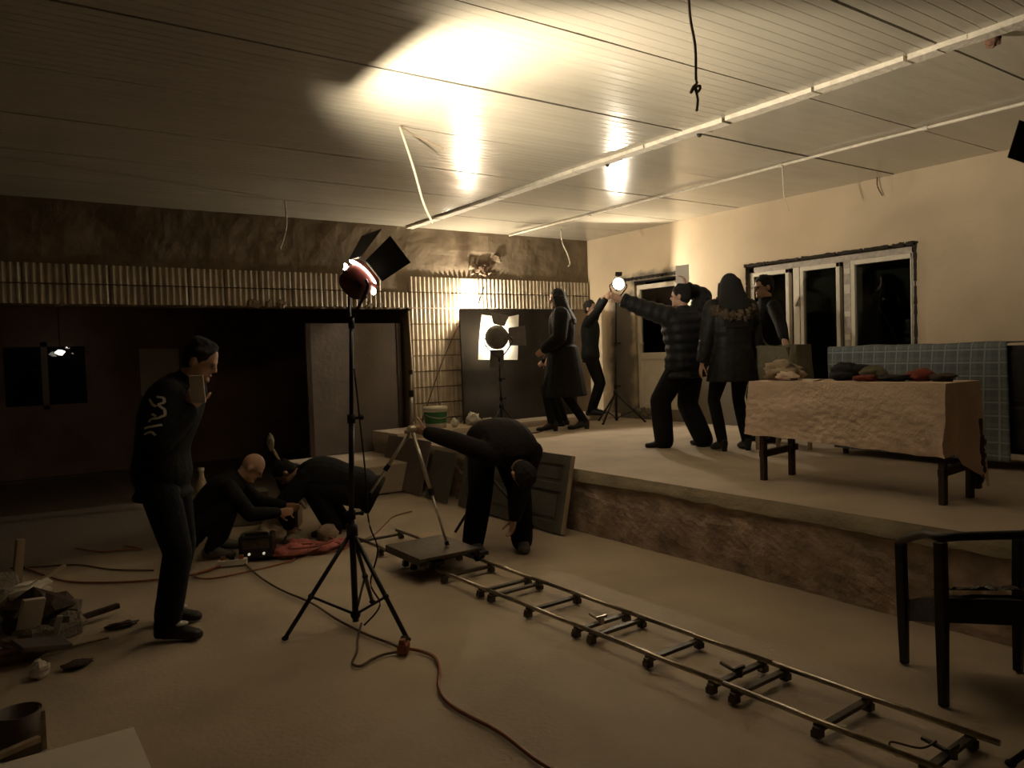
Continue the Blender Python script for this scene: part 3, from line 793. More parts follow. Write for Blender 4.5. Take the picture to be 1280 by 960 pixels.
        body.limb(hp, kn, .082 * s, .055 * s, 12); body.limb(kn, an, .054 * s, .038 * s, 12, .006)
        body.loft([(an + fdv * (y_ * s) - Z * (z_ * s), fr, Z, a * s, b * s) for (y_, z_, a, b) in ((-.05, .055, .022, .022), (-.02, .045, .034, .035), (.04, .05, .038, .03), (.11, .062, .042, .02), (.16, .068, .034, .013))], 10)
    remesh(body, 'body', MT['skin'], root, .0085, 3)
    # eyes, mouth
    for sx in (-1, 1): MB().ell(hx(.031 * sx, .083, .006), sc(.012, .008, .008), U, 8, 6).build('eye', MT['eyew'], root, True)
    MB().ell(hx(0, .084, -.056), sc(.022, .009, .008), U, 10, 6).build('mouth', MT['lip'], root, True)
    # trousers
    tr = MB(); torso(tr, .016, -.12, .10, fatk=fat)
    for (hp, kn, an, fdv, fr, foot) in leg_pts:
        d = (an - kn).normalized()
        tr.limb(hp, kn, .098 * s * fat, .068 * s * legw, 14, .004); tr.limb(kn, an + d * .015 * s, .068 * s * legw, (.052 if legw <= 1 else .062 * legw) * s, 14, .004)
        if legw > .95:
            for q in range(3):
                c = an - d * (.01 + q * .045) * s; u_, v_, _ = frame(d); tr.loft([(c - d * .018 * s, u_, v_, .050 * s * legw, .050 * s * legw), (c, u_, v_, .060 * s * legw, .060 * s * legw), (c + d * .018 * s, u_, v_, .050 * s * legw, .050 * s * legw)], 12)
    remesh(tr, 'trousers', MT[bottom], root, .012, 2)
    # shoes
    for (hp, kn, an, fdv, fr, foot) in leg_pts:
        m = MB(); zz = an - Z * ((.085 + (.035 if heel else 0)) * s)
        hz = .035 if heel else 0
        m.loft([(zz + fdv * (y_ * s) + Z * ((z_ + hz * max(0, (.1 - y_) / .17)) * s), fr, Z, a * s, b * s) for (y_, z_, a, b) in ((-.075, .04, .020, .03), (-.06, .045, .034, .042), (0, .055, .042, .052), (.06, .045, .046, .042), (.12, .034, .049, .032), (.17, .028, .043, .026), (.195, .024, .025, .018))], 14, 2.6)
        m.limb(an - Z * .02 * s, an + (kn - an).normalized() * (.06 if not heel else .22) * s, .05 * s, .05 * s, 12)
        if heel: m.cyl(zz - fdv * .045 * s, zz - fdv * .045 * s + Z * .06 * s, .028 * s, .032 * s)
        so = remesh(m, 'shoe', MT[shoe], root, .0085, 1)
        if shoes_white:
            q = MB(); q.ell(zz + fdv * .075 * s + Z * .088 * s, (.035 * s, .045 * s, .014 * s), (fr, fdv, (Z + fdv * .35).normalized())); q.build('tongue', MT['shoewhite'], so, True)
    # top garment
    jk = MB(); gz = .030 if not puff else .042
    torso(jk, gz * .8, hem, .545, puff, fatk=fat)
    nbp = nb - nd * .02 * s
    if collar: jk.loft([(nbp - nd * .03 * s, nr, nf, .085 * s, .08 * s), (nbp + nd * .03 * s, nr, nf, .075 * s, .075 * s), (nbp + nd * .055 * s, nr, nf, .068 * s, .068 * s)], 14)
    for (sh, el, wr) in arm_pts:
        r0, r1, r2 = .074 * armw * s, .060 * armw * s, .046 * armw * s
        if puff:
            for (a, b, ra, rb) in ((sh, el, r0, r1), (el, wr, r1, r2)):
                u_, v_, d = frame(b - a); L = (b - a).length; k = 0; rr = []
                nst = 18
                for k in range(nst + 1):
                    t = k / nst; r = ra + (rb - ra) * t + puff * .8 * abs(math.sin(PI * t * L / .09)); 
                    rr.append((a + d * (L * t), u_, v_, r, r))
                jk.loft(rr, 12)
            jk.ell(el, r1 * 1.02); jk.ell(sh, r0 * 1.05)
        else:
            jk.limb(sh, el, r0, r1, 12); jk.limb(el, wr - (wr - el).normalized() * .02 * s, r1, r2, 12, .004)
    if coat:   # skirt of a coat, hanging: coat = hem height above the feet plane
        zt = pv.z + .10 * s; zb = P.z + coat * s; K = 14; rr = []
        cx = pv
        for k in range(K + 1):
            t = k / K; z = zt + (zb - zt) * t
            a = (.150 + (.05 + .07 * t) * skirtw) * s; b = (.115 + (.05 + .08 * t) * skirtw) * s
            if puff: a += puff * abs(math.sin(PI * (zt - z) / .095)); b += puff * abs(math.sin(PI * (zt - z) / .095))
            rr.append((V((cx.x, cx.y, z)), Rt, F, a, b))
        jk.loft(rr, 20, 2.2)
    jo = remesh(jk, 'jacket' if not coat else 'coat', MT[top], root, .0115, 2)
    # hair
    h_ = MB()
    if hair != 'bald':
        h_.ell(hx(0, -.016, .040), sc(.083, .098, .096), U, 16, 12)
        h_.ell(hx(0, -.045, -.005), sc(.078, .062, .075), U, 14, 10)
        if hair == 'short':
            for k in range(26):
                a = random.uniform(0, 2 * PI); e = random.uniform(.1, 1.3)
                q = V((math.cos(a) * math.cos(e) * .078, -.016 + math.sin(a) * math.cos(e) * .09, .042 + math.sin(e) * .090))
                if q.y > .05 and q.z < .07: continue
                h_.ell(hx(*q), sc(.018, .022, .014), U, 8, 6)
        if hair in ('long', 'longback'):
            c1, r1, f1, d1_ = spine(.42); c2, r2, f2, d2_ = spine(.27 if hair == 'longback' else .36)
            h_.loft([(hx(0, -.03, .03), hr, hf, .092 * s, .085 * s), (hx(0, -.05, -.06), hr, hf, .108 * s, .075 * s), (hx(0, -.07, -.13), hr, hf, .130 * s, .065 * s),
                     (c1 - f1 * .125 * s, r1, f1, .150 * s, .060 * s), (c2 - f2 * .15 * s, r2, f2, .12 * s, .034 * s)], 16)
            for sx in (-1, 1):
                h_.loft([(hx(.072 * sx, .02, .05), hr, hf, .02 * s, .05 * s), (hx(.085 * sx, .015, -.04), hr, hf, .022 * s, .05 * s), (hx(.09 * sx, .0, -.13), hr, hf, .03 * s, .05 * s), (c1 + r1 * (.10 * sx * s) - f1 * .02 * s, r1, f1, .03 * s, .05 * s)], 10)
        remesh(h_, 'hair', MT['hair'], root, .009, 2)
    if glasses:
        g = MB()
        for sx in (-1, 1):
            c = hx(.033 * sx, .100, .004)
            g.tube([c + (hr * math.cos(a) * .026 + hu * math.sin(a) * .019) * s for a in (2 * PI * k / 12 for k in range(13))], .0017 * s, 5, 1)
            g.tube([hx(.058 * sx, .098, .008), hx(.080 * sx, .04, .008), hx(.084 * sx, -.02, .0)], .0017 * s, 5, 1)
        g.tube([hx(-.008, .104, .006), hx(.008, .104, .006)], .003 * s, 5, 1); g.build('glasses', MT['blackmetal'], root)
    return dict(root=root, hx=hx, arms=arm_pts, spine=spine, s=s, F=F, R=Rt, U=U, top=jo, nb=nb, nr=nr, nf=nf, nd=nd)

exec_people = True
if exec_people:
    # 1 standing man at left
    p1 = person('man standing at left in black jacket holding a phone, white lettering on his sleeve', (.82, 4.78, 0), -33, 1.73, pelvis=(0, .02, .942), lean=(0, 36), hd=(0, 26),
                feet=(((.13, .06, 0), 4), ((-.16, -.06, 0), -4)), hands=(('w', .955, 4.52, 1.30), (-.22, -.04, .86)), elbow=((.6, -.3, -1), None), hdir=((-.1, .15, 1), None), curl=(.7, .5),
                top='black_cloth', bottom='navy', shoe='shoe', shoes_white=True, fat=1.12, armw=1.2, legw=1.15, hem=-.16)
    ph = MB(); ph.obox((.985, 4.475, 1.415), (.080, .009, .155), (V((.82, -.57, 0)), V((.57, .82, 0)), V((-.05, .03, 1)).normalized())); o = ph.build('phone', MT['whitecard'], org=(.985, 4.475, 1.415), bev=.003); tag(o, 'pale phone held up by the man standing at left', 'phone')
    # printed lettering on the sleeve (flat marks on the cloth)
    sh, el, wr = p1['arms'][0]; dn = (el - sh).normalized(); out = p1['R'].copy(); out = (out - dn * out.dot(dn)).normalized(); ac = dn.cross(out).normalized()
    if ac.dot(p1['F']) < 0: ac = -ac
    q = MB()
    def stroke(pts, w_=.006):
        for k in range(len(pts) - 1):
            a, b = pts[k], pts[k + 1]
            for e in range(4):
                t0, t1 = e / 4, (e + 1) / 4
                quad = []
                for (t, sg) in ((t0, -1), (t1, -1), (t1, 1), (t0, 1)):
                    x_ = a[0] + (b[0] - a[0]) * t; y_ = a[1] + (b[1] - a[1]) * t
                    dx, dy = b[0] - a[0], b[1] - a[1]; l = math.hypot(dx, dy); x_ += -dy / l * w_ * sg; y_ += dx / l * w_ * sg
                    ang = x_ / .072; rad = .0995 - .010 * (y_ / .28)
                    quad.append(sh + dn * y_ + out * (rad * math.cos(ang)) + ac * (rad * math.sin(ang)))
                q.add(quad, [(0, 1, 2, 3)])
    stroke([(-.045, .06), (-.02, .10), (-.005, .11)]); stroke([(-.01, .055), (.02, .06), (.025, .085), (0, .10), (.03, .125), (.035, .155), (.01, .175), (-.02, .18), (-.03, .195)])
    stroke([(-.02, .15), (.0, .165)]); stroke([(-.055, .225), (-.01, .222), (.03, .21)]); stroke([(-.05, .26), (-.01, .25), (.01, .27)])
    q.build('sleeve_print', MT['whiteplastic'], p1['root'])
    # 2 squatting bald man
    p2 = person('bald man with glasses in black jacket squatting on the floor by the cables', (1.42, 6.50, 0), -22, 1.68, pelvis=(0, -.08, .24), lean=(34, 56), hd=(0, 42),
                feet=(((.14, .08, 0), 10), ((-.14, .12, 0), -10)), hands=((.10, .62, .33), (-.12, .66, .34)), elbow=((.6, .2, -1), (-.6, .2, -1)), knee=((.25, 1, .9), (-.25, 1, .9)),
                hair='bald', glasses=True, top='black_cloth2', bottom='navy', shoe='shoegrey', hem=-.10)
    # 3 crouching figure in black
    p3 = person('person in loose black clothes crouching over, behind the pole of the tall film light', (2.66, 6.48, 0), 152, 1.68, pelvis=(0, -.12, .40), lean=(62, 88), hd=(0, 62),
                feet=(((.13, .06, 0), 10), ((-.13, .12, 0), -10)), hands=((.12, .52, .30), (-.16, .50, .12)), elbow=((.6, .2, 1), (-.6, .2, 1)), knee=((.3, 1, .7), (-.3, 1, .7)),
                top='black_cloth', bottom='black_cloth', fat=1.42, armw=1.4, legw=1.3, hem=-.18)
    # 4 bending man
    p4 = person('man in dark clothes bent double beside the dolly, one arm stretched out to a tripod', (3.34, 5.08, 0), -108, 1.70, pelvis=(-.02, -.10, .88), lean=(62, 150), twist=14, hd=(10, 110),
                feet=(((-.19, .10, 0), 10), ((.19, .0, 0), -6))[::-1], hands=((('w', 2.72, 5.14, 1.0)), (-.06, .34, .30)), elbow=((.2, -.2, 1), (0, 0, 1)), curl=(1.0, .6),
                top='maroon', bottom='black_cloth', shoe='shoegrey', hem=-.13, fat=1.2, legw=1.45, armw=1.2)
    # 5 woman in long coat
    p5 = person('woman with shoulder length hair in a long black coat beside the glowing paper', (6.28, 7.80, ZP), 140, 1.84, pelvis=(0, 0, .93), lean=(0, 4), hd=(12, 8),
                feet=(((.06, -.22, 0), -10), ((-.12, .16, 0), 10))[::1], hands=((.30, .16, .92), (-.18, .22, 1.0)), elbow=((.6, -.8, -.2), (-.6, -.6, -.2)), hair='long', top='black_cloth2', bottom='black_cloth', coat=.42, skirtw=1.3, heel=True, armw=1.5, legw=.85, fat=1.22)
    p5b = person('person mostly hidden behind the woman in the long coat', (6.60, 8.26, ZP), 120, 1.56, hands=((.22, .2, 1.0), (-.2, .2, 1.0)), top='black_cloth', bottom='black_cloth')
    # 7 man by the lamp
    p7 = person('man in dark clothes by the door reaching up to the lit film light', (7.46, 8.62, .615), -50, 1.70, lean=(0, 4), hd=(-20, -8),
                hands=(('w', 7.30, 8.02, 2.34), ('w', 7.36, 8.10, 2.52)), elbow=((.8, .2, -.6), (-.5, .3, .5)), hdir=(None, (.1, .8, .3)), curl=(.9, .9), top='teal', bottom='black_cloth',
                feet=(((.13, 0, 0), 12), ((-.13, 0, 0), -12)), hem=-.08)
    # 8 puffer man
    p8 = person('man in puffer jacket and wide black trousers, seen from behind, arms raised', (6.02, 5.44, ZP), 88, 1.72, pelvis=(0, .0, .88), lean=(0, 4), side=-2, hd=(28, 0),
                feet=(((.09, -.12, 0), 10), ((-.25, .10, 0), -45)), hands=((.12, .12, 1.66), ('w', 5.30, 6.02, 2.20)), elbow=((1, -.2, -.2), (-.4, -.3, -1)), hdir=((-.2, .1, 1), None), curl=(.8, .9),
                top='puffer', puff=.019, bottom='black_cloth', legw=1.6, fat=1.25, armw=1.4, hem=-.16)
    # 9 parka
    p9 = person('woman with long dark hair in charcoal parka with brown fur trimmed hood', (6.05, 4.88, ZP), 62, 1.73, lean=(0, 2), hd=(5, 4), hands=((.30, .05, .80), (-.30, .05, .80)), elbow=((.6, -.8, 0), (-.6, -.8, 0)),
                feet=(((.13, 0, 0), 6), ((-.12, 0, 0), -6)), hair='longback', top='parka', puff=.008, bottom='black_cloth', coat=.68, skirtw=.8, armw=1.25, legw=.9, fat=1.05, heel=True)
    hd_ = MB(); q9 = p9['hx']; cc9, rr9, ff9, dd9 = p9['spine'](.44)
    hd_.loft([(q9(0, -.02, .10), p9['U'][0], p9['U'][1], .06, .07), (q9(0, -.035, .06), p9['U'][0], p9['U'][1], .098, .10), (q9(0, -.055, -.04), p9['U'][0], p9['U'][1], .125, .085), (q9(0, -.075, -.12), p9['U'][0], p9['U'][1], .155, .08), (cc9 - ff9 * .10, rr9, ff9, .185, .075), (cc9 - ff9 * .11 - dd9 * .06, rr9, ff9, .15, .05)], 18)
    remesh(hd_, 'loose_hair', MT['hair'], p9['root'], .010, 3)
    h = MB(); n9 = p9['nb']; 
    pts = []
    for k in range(25):
        a = PI * 2 * k / 24; pts.append(n9 + p9['nr'] * (.19 * math.cos(a)) + p9['nf'] * (.20 * math.sin(a) - .05) + p9['nd'] * (-.085 + .085 * math.sin(a)))
    for k in range(24):
        for j in range(7):
            c = pts[k].lerp(pts[k + 1], random.random()); h.lump(c + V((random.uniform(-.02, .02), random.uniform(-.02, .02), random.uniform(-.03, .02))), .030, .8, k * 7 + j, (1, 1, 1.1), 6, 5)
    h.build('fur_trim', MT['fur'], p9['root'], True)
    # 10 man at the window
    p10 = person('man with glasses in dark coat standing before the window, hand on the olive box', (6.86, 5.06, ZP), 150, 1.76, lean=(0, 2), hd=(6, 4), hands=((-.0, .2, .95), ('w', 6.42, 4.52, 1.55)), elbow=((.4, -.8, 0), (-1, -.2, 0)),
                 glasses=True, top='black_cloth2', bottom='black_cloth', coat=.5, skirtw=.5)
    s_ = MB(); c_, r_, f_, d_ = p10['spine'](.5); e_, r2_, f2_, d2_ = p10['spine'](.05)
    s_.tube([c_ + r_ * .08 + f_ * .10, c_.lerp(e_, .4) - r_ * .04 + f_ * .175, e_ - r2_ * .19 + f2_ * .05, e_ - r2_ * .12 - f2_ * .17, c_.lerp(e_, .4) + r_ * .0 - f_ * .17, c_ + r_ * .10 - f_ * .10], .012, 6, 6)
    s_.build('shoulder_strap', MT['olive'], p10['root'], True)
    # card in the puffer man's raised hand
    c8 = p8['arms'][0][2]
    m = MB(); m.obox(c8 + V((-.03, .0, .14)), (.14, .006, .20), (V((.8, -.55, .1)).normalized(), V((.56, .82, 0)).normalized(), V((.0, .0, 1)))); o = m.build('card', MT['whitecard'], org=c8 + V((-.03, 0, .14))); tag(o, 'white card held above the head of the man in the puffer jacket', 'card')
#@@OBJECTS
# ================================================================== OBJECTS
# ---- dolly track: five short ladder sections laid end to end
def rail_x(y, right): return 1.014 * ((2.97 - .026 * (y / 1.014 - 1.33)) if right else (2.63 - .034 * (y / 1.014 - 1.34)))
sec = [tuple(q * 1.014 for q in t_) for t_ in ((1.33, 1.73, 2.12), (2.24, 2.62, 3.02), (3.14, 3.56, 3.93), (4.05, 4.48, 4.90), (5.02, 5.42, 5.82))]
SEC_LAB = ['ladder-like steel track section nearest the camera, ending before the armchair', 'second steel track section counted from the armchair', 'middle section of the steel dolly track on the floor', 'steel track section just in front of the dolly board', 'farthest steel track section, running out beneath and past the dolly board']
for i, (y0, ym, y1) in enumerate(sec):
    t = thing('track_section', (2.8, ym, 0), SEC_LAB[i], 'dolly track', 'sections of the dolly track')
    e0 = .10 if i == 0 else .06
    for rt in (False, True):
        m = MB(); m.cyl((rail_x(y0 - e0, rt), y0 - e0, .062), (rail_x(y1 + .06, rt), y1 + .06, .062), .0125, n=10)
        m.build('rail', MT['steel'], t, True)
    for yy in (y0, ym, y1):
        xl, xr = rail_x(yy, False), rail_x(yy, True); sk = .03
        u = V((xr - xl, sk * .4, 0)).normalized(); v = V((-u.y, u.x, 0))
        m = MB(); m.obox(((xl + xr) / 2, yy, .038), (xr - xl + .06, .034, .018), (u, v, V((0, 0, 1)))); tie = m.build('tie', MT['darksteel'], t, bev=.003)
        for (xx, q) in ((xl, -1), (xr, 1)):
            m = MB(); m.obox((xx + q * .008, yy, .015), (.042, .040, .030), (u, v, V((0, 0, 1)))).obox((xx, yy, .048), (.028, .036, .012), (u, v, V((0, 0, 1)))); m.build('rail_foot', MT['darksteel'], tie, bev=.004)
    if i not in (3,):
        xm = (rail_x(y0, False) + rail_x(y0, True)) / 2
        m = MB(); m.cyl((xm - .03, y0 - .03, .060), (xm - .01, y0 + .09, .065), .009, n=8).cyl((xm - .03, y0 - .03, .045), (xm - .03, y0 - .03, .08), .017, n=8)
        m.obox((xm - .03, y0 - .03, .082), (.075, .012, .016)); m.build('lever_clamp', MT['steel'] if i == 2 else MT['darksteel'], t)
m = MB(); m.tube([(2.74, 1.45, .02), (2.70, 1.47, .03), (2.72, 1.50, .06), (2.78, 1.42, .05), (2.82, 1.38, .08)], .004, 6, 6)
o = m.build('wire_hook', MT['brownwire'], smooth=True, org=(2.74, 1.45, .02)); tag(o, 'thin bent wire lying inside the near end of the track', 'wire')
# ---- dolly
t = thing('camera_dolly', (2.66, 4.86, .1), 'flat dark dolly board on small wheels straddling the track', 'dolly')
MB().box((2.40, 4.60, .150), (2.88, 5.15, .172)).build('board', MT['darksteel'], t, bev=.004)
MB().box((2.40, 4.60, .12), (2.45, 5.15, .15)).build('side_bar', MT['blackmetal'], t); MB().box((2.83, 4.60, .12), (2.88, 5.15, .15)).build('side_bar', MT['blackmetal'], t)
for (xx, rt) in ((0, False), (0, True)):
    for yy in (4.68, 5.07):
        xx = rail_x(yy, rt)
        for q in (-1, 1):
            m = MB(); m.cyl((xx + q * .03 - .012, yy + q * .02, .095), (xx + q * .03 + .012, yy + q * .02, .095), .036, n=14); m.build('wheel', MT['blackrubber'], t, True)
        MB().box((xx - .05, yy - .05, .10), (xx + .05, yy + .05, .125)).build('wheel_truck', MT['blackmetal'], t)
# ---- aluminium tripod being set on the dolly
t = thing('tripod', (2.72, 4.78, .173), 'pale aluminium tripod, one leg on the dolly and the others being unfolded', 'tripod')
ap = V((2.63, 5.10, 1.02))
def tleg(b, foot=True):
    b = V(b); d = (b - ap).normalized(); mid = ap.lerp(b, .5)
    m = MB(); m.cyl(ap + d * .03, mid + d * .05, .014, n=8).cyl(mid, b, .010, n=8); lg = m.build('leg', MT['alu'], t, True)
    MB().cyl(mid + d * .02, mid + d * .07, .019, n=8).build('leg_lock', MT['blackrubber'], lg)
    MB().cyl(b - d * .03, b, .016, n=8).build('foot', MT['blackrubber'], lg)
tleg((2.72, 4.78, .180)); tleg((2.36, 5.32, .52)); tleg((2.64, 5.10, 1.46))
m = MB(); m.ell(ap, (.038, .038, .03)).cyl(ap - V((.06, 0, .02)), ap + V((.03, 0, -.005)), .014); m.build('crown', MT['alu'], t, True)
# ---- folding stand behind the bending man
t = thing('folding_stand', (3.72, 5.72, 0), 'small black folding stand half hidden behind the bending man', 'stand')
for (xx, yy) in ((3.34, 5.73), (3.95, 5.40), (3.86, 6.05)):
    MB().tube([(3.72, 5.72, .46), (xx, yy, .012)], .013, 6, 1).build('leg', MT['blackmetal'], t, True)
MB().cyl((3.72, 5.72, .40), (3.72, 5.72, .92), .014).build('pole', MT['blackmetal'], t, True)
MB().cyl((3.72, 5.72, .40), (3.72, 5.72, .48), .03).build('hub', MT['blackmetal'], t, True)

# ---- boards leaning on the stage front
def leaning(name, label, cat, y0, y1, h, x0, x1, mtl, th=.035, panels=0, edge=None):
    t = thing(name, (x0, (y0 + y1) / 2, 0), label, cat)
    ln = V((x1 - x0, 0, h)).normalized(); nm = V((-ln.z, 0, ln.x)); L = math.hypot(x1 - x0, h)
    A = V((x0, 0, 0)); yv = V((0, 1, 0))
    def slab(a0, a1, b0, b1, t0, t1, nme, mm, bev=.003):
        c = A + ln * ((b0 + b1) / 2) + nm * ((t0 + t1) / 2) + yv * ((a0 + a1) / 2)
        return MB().obox(c, (a1 - a0, b1 - b0, t1 - t0), (yv, ln, nm)).build(nme, mm, t, bev=bev)
    slab(y0, y1, .0, L, -.0, th * .6, 'board', MT[mtl])
    if panels:
        fw = .09
        slab(y0, y0 + fw, 0, L, th * .6, th, 'stile', MT[mtl]); slab(y1 - fw, y1, 0, L, th * .6, th, 'stile', MT[mtl])
        slab(y0 + fw, y1 - fw, 0, fw, th * .6, th, 'rail', MT[mtl]); slab(y0 + fw, y1 - fw, L - fw, L, th * .6, th, 'rail', MT[mtl]); 
        slab(y0 + fw, y1 - fw, L * .52, L * .52 + fw * .8, th * .6, th, 'rail', MT[mtl])
        for (b0, b1) in ((fw + .03, L * .52 - .03), (L * .52 + fw * .8 + .03, L - fw - .03)): slab(y0 + fw + .03, y1 - fw - .03, b0, b1, th * .6, th * .85, 'raised_panel', MT[mtl], .008)
    if edge: slab(y0 - .012, y0, 0, L, 0, th, 'edge_strip', MT[edge])
    return t, A, ln, nm
t, A, ln, nm = leaning('panelled_door', 'grey green panelled door lying on its side against the stage', 'door panel', 5.05, 6.75, .66, 4.02, 4.16, 'doorgrey', .04, 1, 'palewood')
c = A + ln * .35 + nm * .05 + V((0, 5.86, 0)); MB().ell(c, .022).build('knob', MT['steel'], t, True)
MB().obox(A + ln * .60 + nm * .042 + V((0, 6.28, 0)), (.10, .06, .004), (V((0, 1, 0)), ln, nm)).build('paper_label', MT['whitecard'], t)
leaning('wooden_board', 'plain brown board leaning against the far end of the stage', 'board', 7.55, 8.62, .60, 3.98, 4.14, 'doorgrey2', .03)
leaning('wooden_board', 'narrow dark board leaning next to the panelled door behind the bending man', 'board', 6.95, 7.42, .52, 3.97, 4.12, 'doorgrey', .03)
t = thing('standing_panel', (4.0, 9.36, .33), 'tall brown panel standing upright at the end of the dark opening', 'panel')
MB().box((3.38, 9.36, .33), (4.70, 9.40, 2.03)).build('board', MT['doorgrey2'], t, bev=.004)
for xx in (3.38, 4.64): MB().box((xx, 9.345, .33), (xx + .06, 9.36, 2.03)).build('stile', MT['darkwood'], t)
o = MB().box((2.0, YA - .03, 1.10), (2.56, YA, 1.82)).build('notice_board', MT['foam'], org=(2.28, YA, 1.4), bev=.004); tag(o, 'pale square board on the dark far wall behind the standing man', 'board')

# ---- trestle table and cloth
TX0, TX1, TY0, TY1, TZ = 4.80, 5.22, 2.28, 3.70, 1.285
t = thing('trestle_table', (5.0, 3.0, ZP), 'narrow dark wooden trestle table under a cream cloth', 'table')
MB().box((TX0 + .01, TY0 + .01, TZ - .03), (TX1 - .01, TY1 - .01, TZ)).build('tabletop', MT['darkwood'], t)
def beam(a, b, w_, d_, nme, mm='darkwood'):
    a = V(a); b = V(b); u, v, d = frame(b - a); return MB().obox((a + b) / 2, (w_, d_, (b - a).length), (u, v, d)).build(nme, MT[mm], t, bev=.004)
for (yy, sg) in ((3.62, -1), (2.31, 1)):
    for xx in (4.83, 5.18): beam((xx, yy + sg * .0, TZ - .03), (xx + (.0), yy, ZP), .045, .04, 'leg'); beam((xx, yy + .03 * sg, .86), (xx, yy + sg * .30, TZ - .03), .03, .03, 'brace')
    beam((4.80, yy, .74), (5.24, yy, .76), .04, .05, 'stretcher')
beam((5.205, 2.265, 1.05), (5.20, 2.27, .60), .05, .03, 'strut')
m = MB()
for k in range(6): m.lump((5.19 + .02 * (k % 2), 2.25, .68 + .045 * k), .035, .5, k, (1, .6, 1))
m.build('wrapped_cord', MT['darkwood'], t)
cm = MB(); OV = .008
def wr(y, s_): return .022 * noise.noise(V((y * 3.2, s_ * 2.2, 1))) + .009 * abs(noise.noise(V((y * 6 + s_ * 4, s_ * 5, 4)))) + .007 * abs(noise.noise(V((y * 12 - s_ * 5, s_ * 7, 8)))) + .006 * noise.noise(V((y * 24, s_ * 16, 4)))
cm.grid(lambda u, v: (TX0 - .012 + (TX1 - TX0 + .02) * v, TY0 - .012 + (TY1 - TY0 + .02) * u, TZ + OV + .003 * noise.noise(V((u * 9, v * 4, 0)))), 60, 14)
def front(u, v):
    y = TY0 - .012 + (TY1 - TY0 + .02) * u
    ln_ = .40 + .055 * (1 - u) + .012 * noise.noise(V((u * 9, 0, 2)))
    # diagonal pulls towards the near corner
    dg = .024 * math.sin((1 - u) * 34 - v * 9) * max(0, 1 - u * 3.2) * v
    return (TX0 - .012 - (wr(y, v) + .02 + dg) * min(1, v * 2.5) - .05 * v * max(0, .3 - u), y + .03 * v * (1 - 2 * u) * -1 * (1 if u > .5 else .2), TZ + OV - ln_ * v)
cm.grid(front, 110, 40)
def endf(u, v):
    f0 = front(0, v); x = TX0 - .012 + (TX1 - TX0 + .02) * u; k = (1 - u) ** 3
    ln_ = .42 + .30 * max(0, (u - .25) / .75) ** .8 + .02 * noise.noise(V((u * 8, 1, 1)))
    e = V((x + .12 * v * u, TY0 - .014 - (.025 * (1 + math.sin(u * 11)) * .8 + .012 * noise.noise(V((u * 9, v * 4, 3)))) * v, TZ + OV - ln_ * v))
    return e.lerp(V(f0), k)
cm.grid(endf, 40, 36)
cm.grid(lambda u, v: (TX1 + .008 + .02 * math.sin(u * 20) * v + .01 * v, TY0 - .012 + (TY1 - TY0 + .02) * u, TZ + OV - (.30 + .1 * math.sin(u * 2)) * v), 60, 14)
cm.grid(lambda u, v: (TX0 - .012 + (TX1 - TX0 + .02) * u, TY1 + .008 + .015 * math.sin(u * 12) * v, TZ + OV - .36 * v), 20, 14)
o = cm.build('tablecloth', MT['cloth'], smooth=True, org=(5, 3, TZ)); tag(o, 'wrinkled cream cloth draped over the trestle table', 'tablecloth')
zt = TZ + .012
def heap(nme, lab, cat, c, r, mtl, amp=.5, sc=(1, 1, .5), seed=0, n=18):
    o = MB().lump((c[0], c[1], c[2] + r * sc[2] * .82), r, amp, seed, sc, n, 12).build(nme, MT[mtl], smooth=True, org=c); return tag(o, lab, cat)
heap('crumpled_cloth', 'crumpled tan cloth heaped on the far end of the draped table', 'cloth', (5.06, 3.60, zt), .13, 'tan', .7, (1, 1.1, .55), 3)
heap('crumpled_cloth', 'small white cloth lying beside the tan heap on the table', 'cloth', (4.92, 3.46, zt), .07, 'cloth', .6, (1, 1.2, .5), 5)
heap('soft_bag', 'dark crumpled bag in the middle of the draped table', 'bag', (5.08, 3.06, zt), .115, 'upholstery', .5, (.9, 1.2, .55), 8)
heap('soft_bag', 'brown grey soft pouch next to the dark bag on the table', 'bag', (5.06, 2.88, zt), .085, 'olive', .5, (.9, 1.1, .6), 9)
heap('cloth_scrap', 'red cloth scrap in front of the brown pouch on the table', 'cloth', (4.93, 2.86, zt), .055, 'red', .5, (1, 1.5, .4), 11)
heap('scarf', 'flat dark cloth lying between the pouch and the red cap on the table', 'cloth', (5.0, 2.70, zt), .08, 'upholstery', .5, (.8, 1.5, .28), 12)
heap('cap', 'red cap lying near the right end of the draped table', 'cap', (5.06, 2.55, zt), .075, 'red', .4, (1, 1.2, .55), 13)
heap('glove', 'dark glove at the right end of the draped table', 'glove', (5.04, 2.41, zt), .06, 'darkwood', .5, (.9, 1.4, .45), 14)
t = thing('paper_strip', (4.86, 3.28, zt), 'thin white paper strip with a dark ring on the table front edge', 'paper')
MB().grid(lambda u, v: (4.84 + .10 * v, 3.34 - .2 * u, zt + .004 + .008 * math.sin(u * 8)), 8, 2).build('sheet', MT['whitecard'], t)
m = MB(); m.tube([(4.85 + .018 * math.cos(a), 3.36 + .022 * math.sin(a), zt + .012) for a in (k * PI / 6 for k in range(13))], .006, 6, 1); m.build('ring', MT['blackrubber'], t)

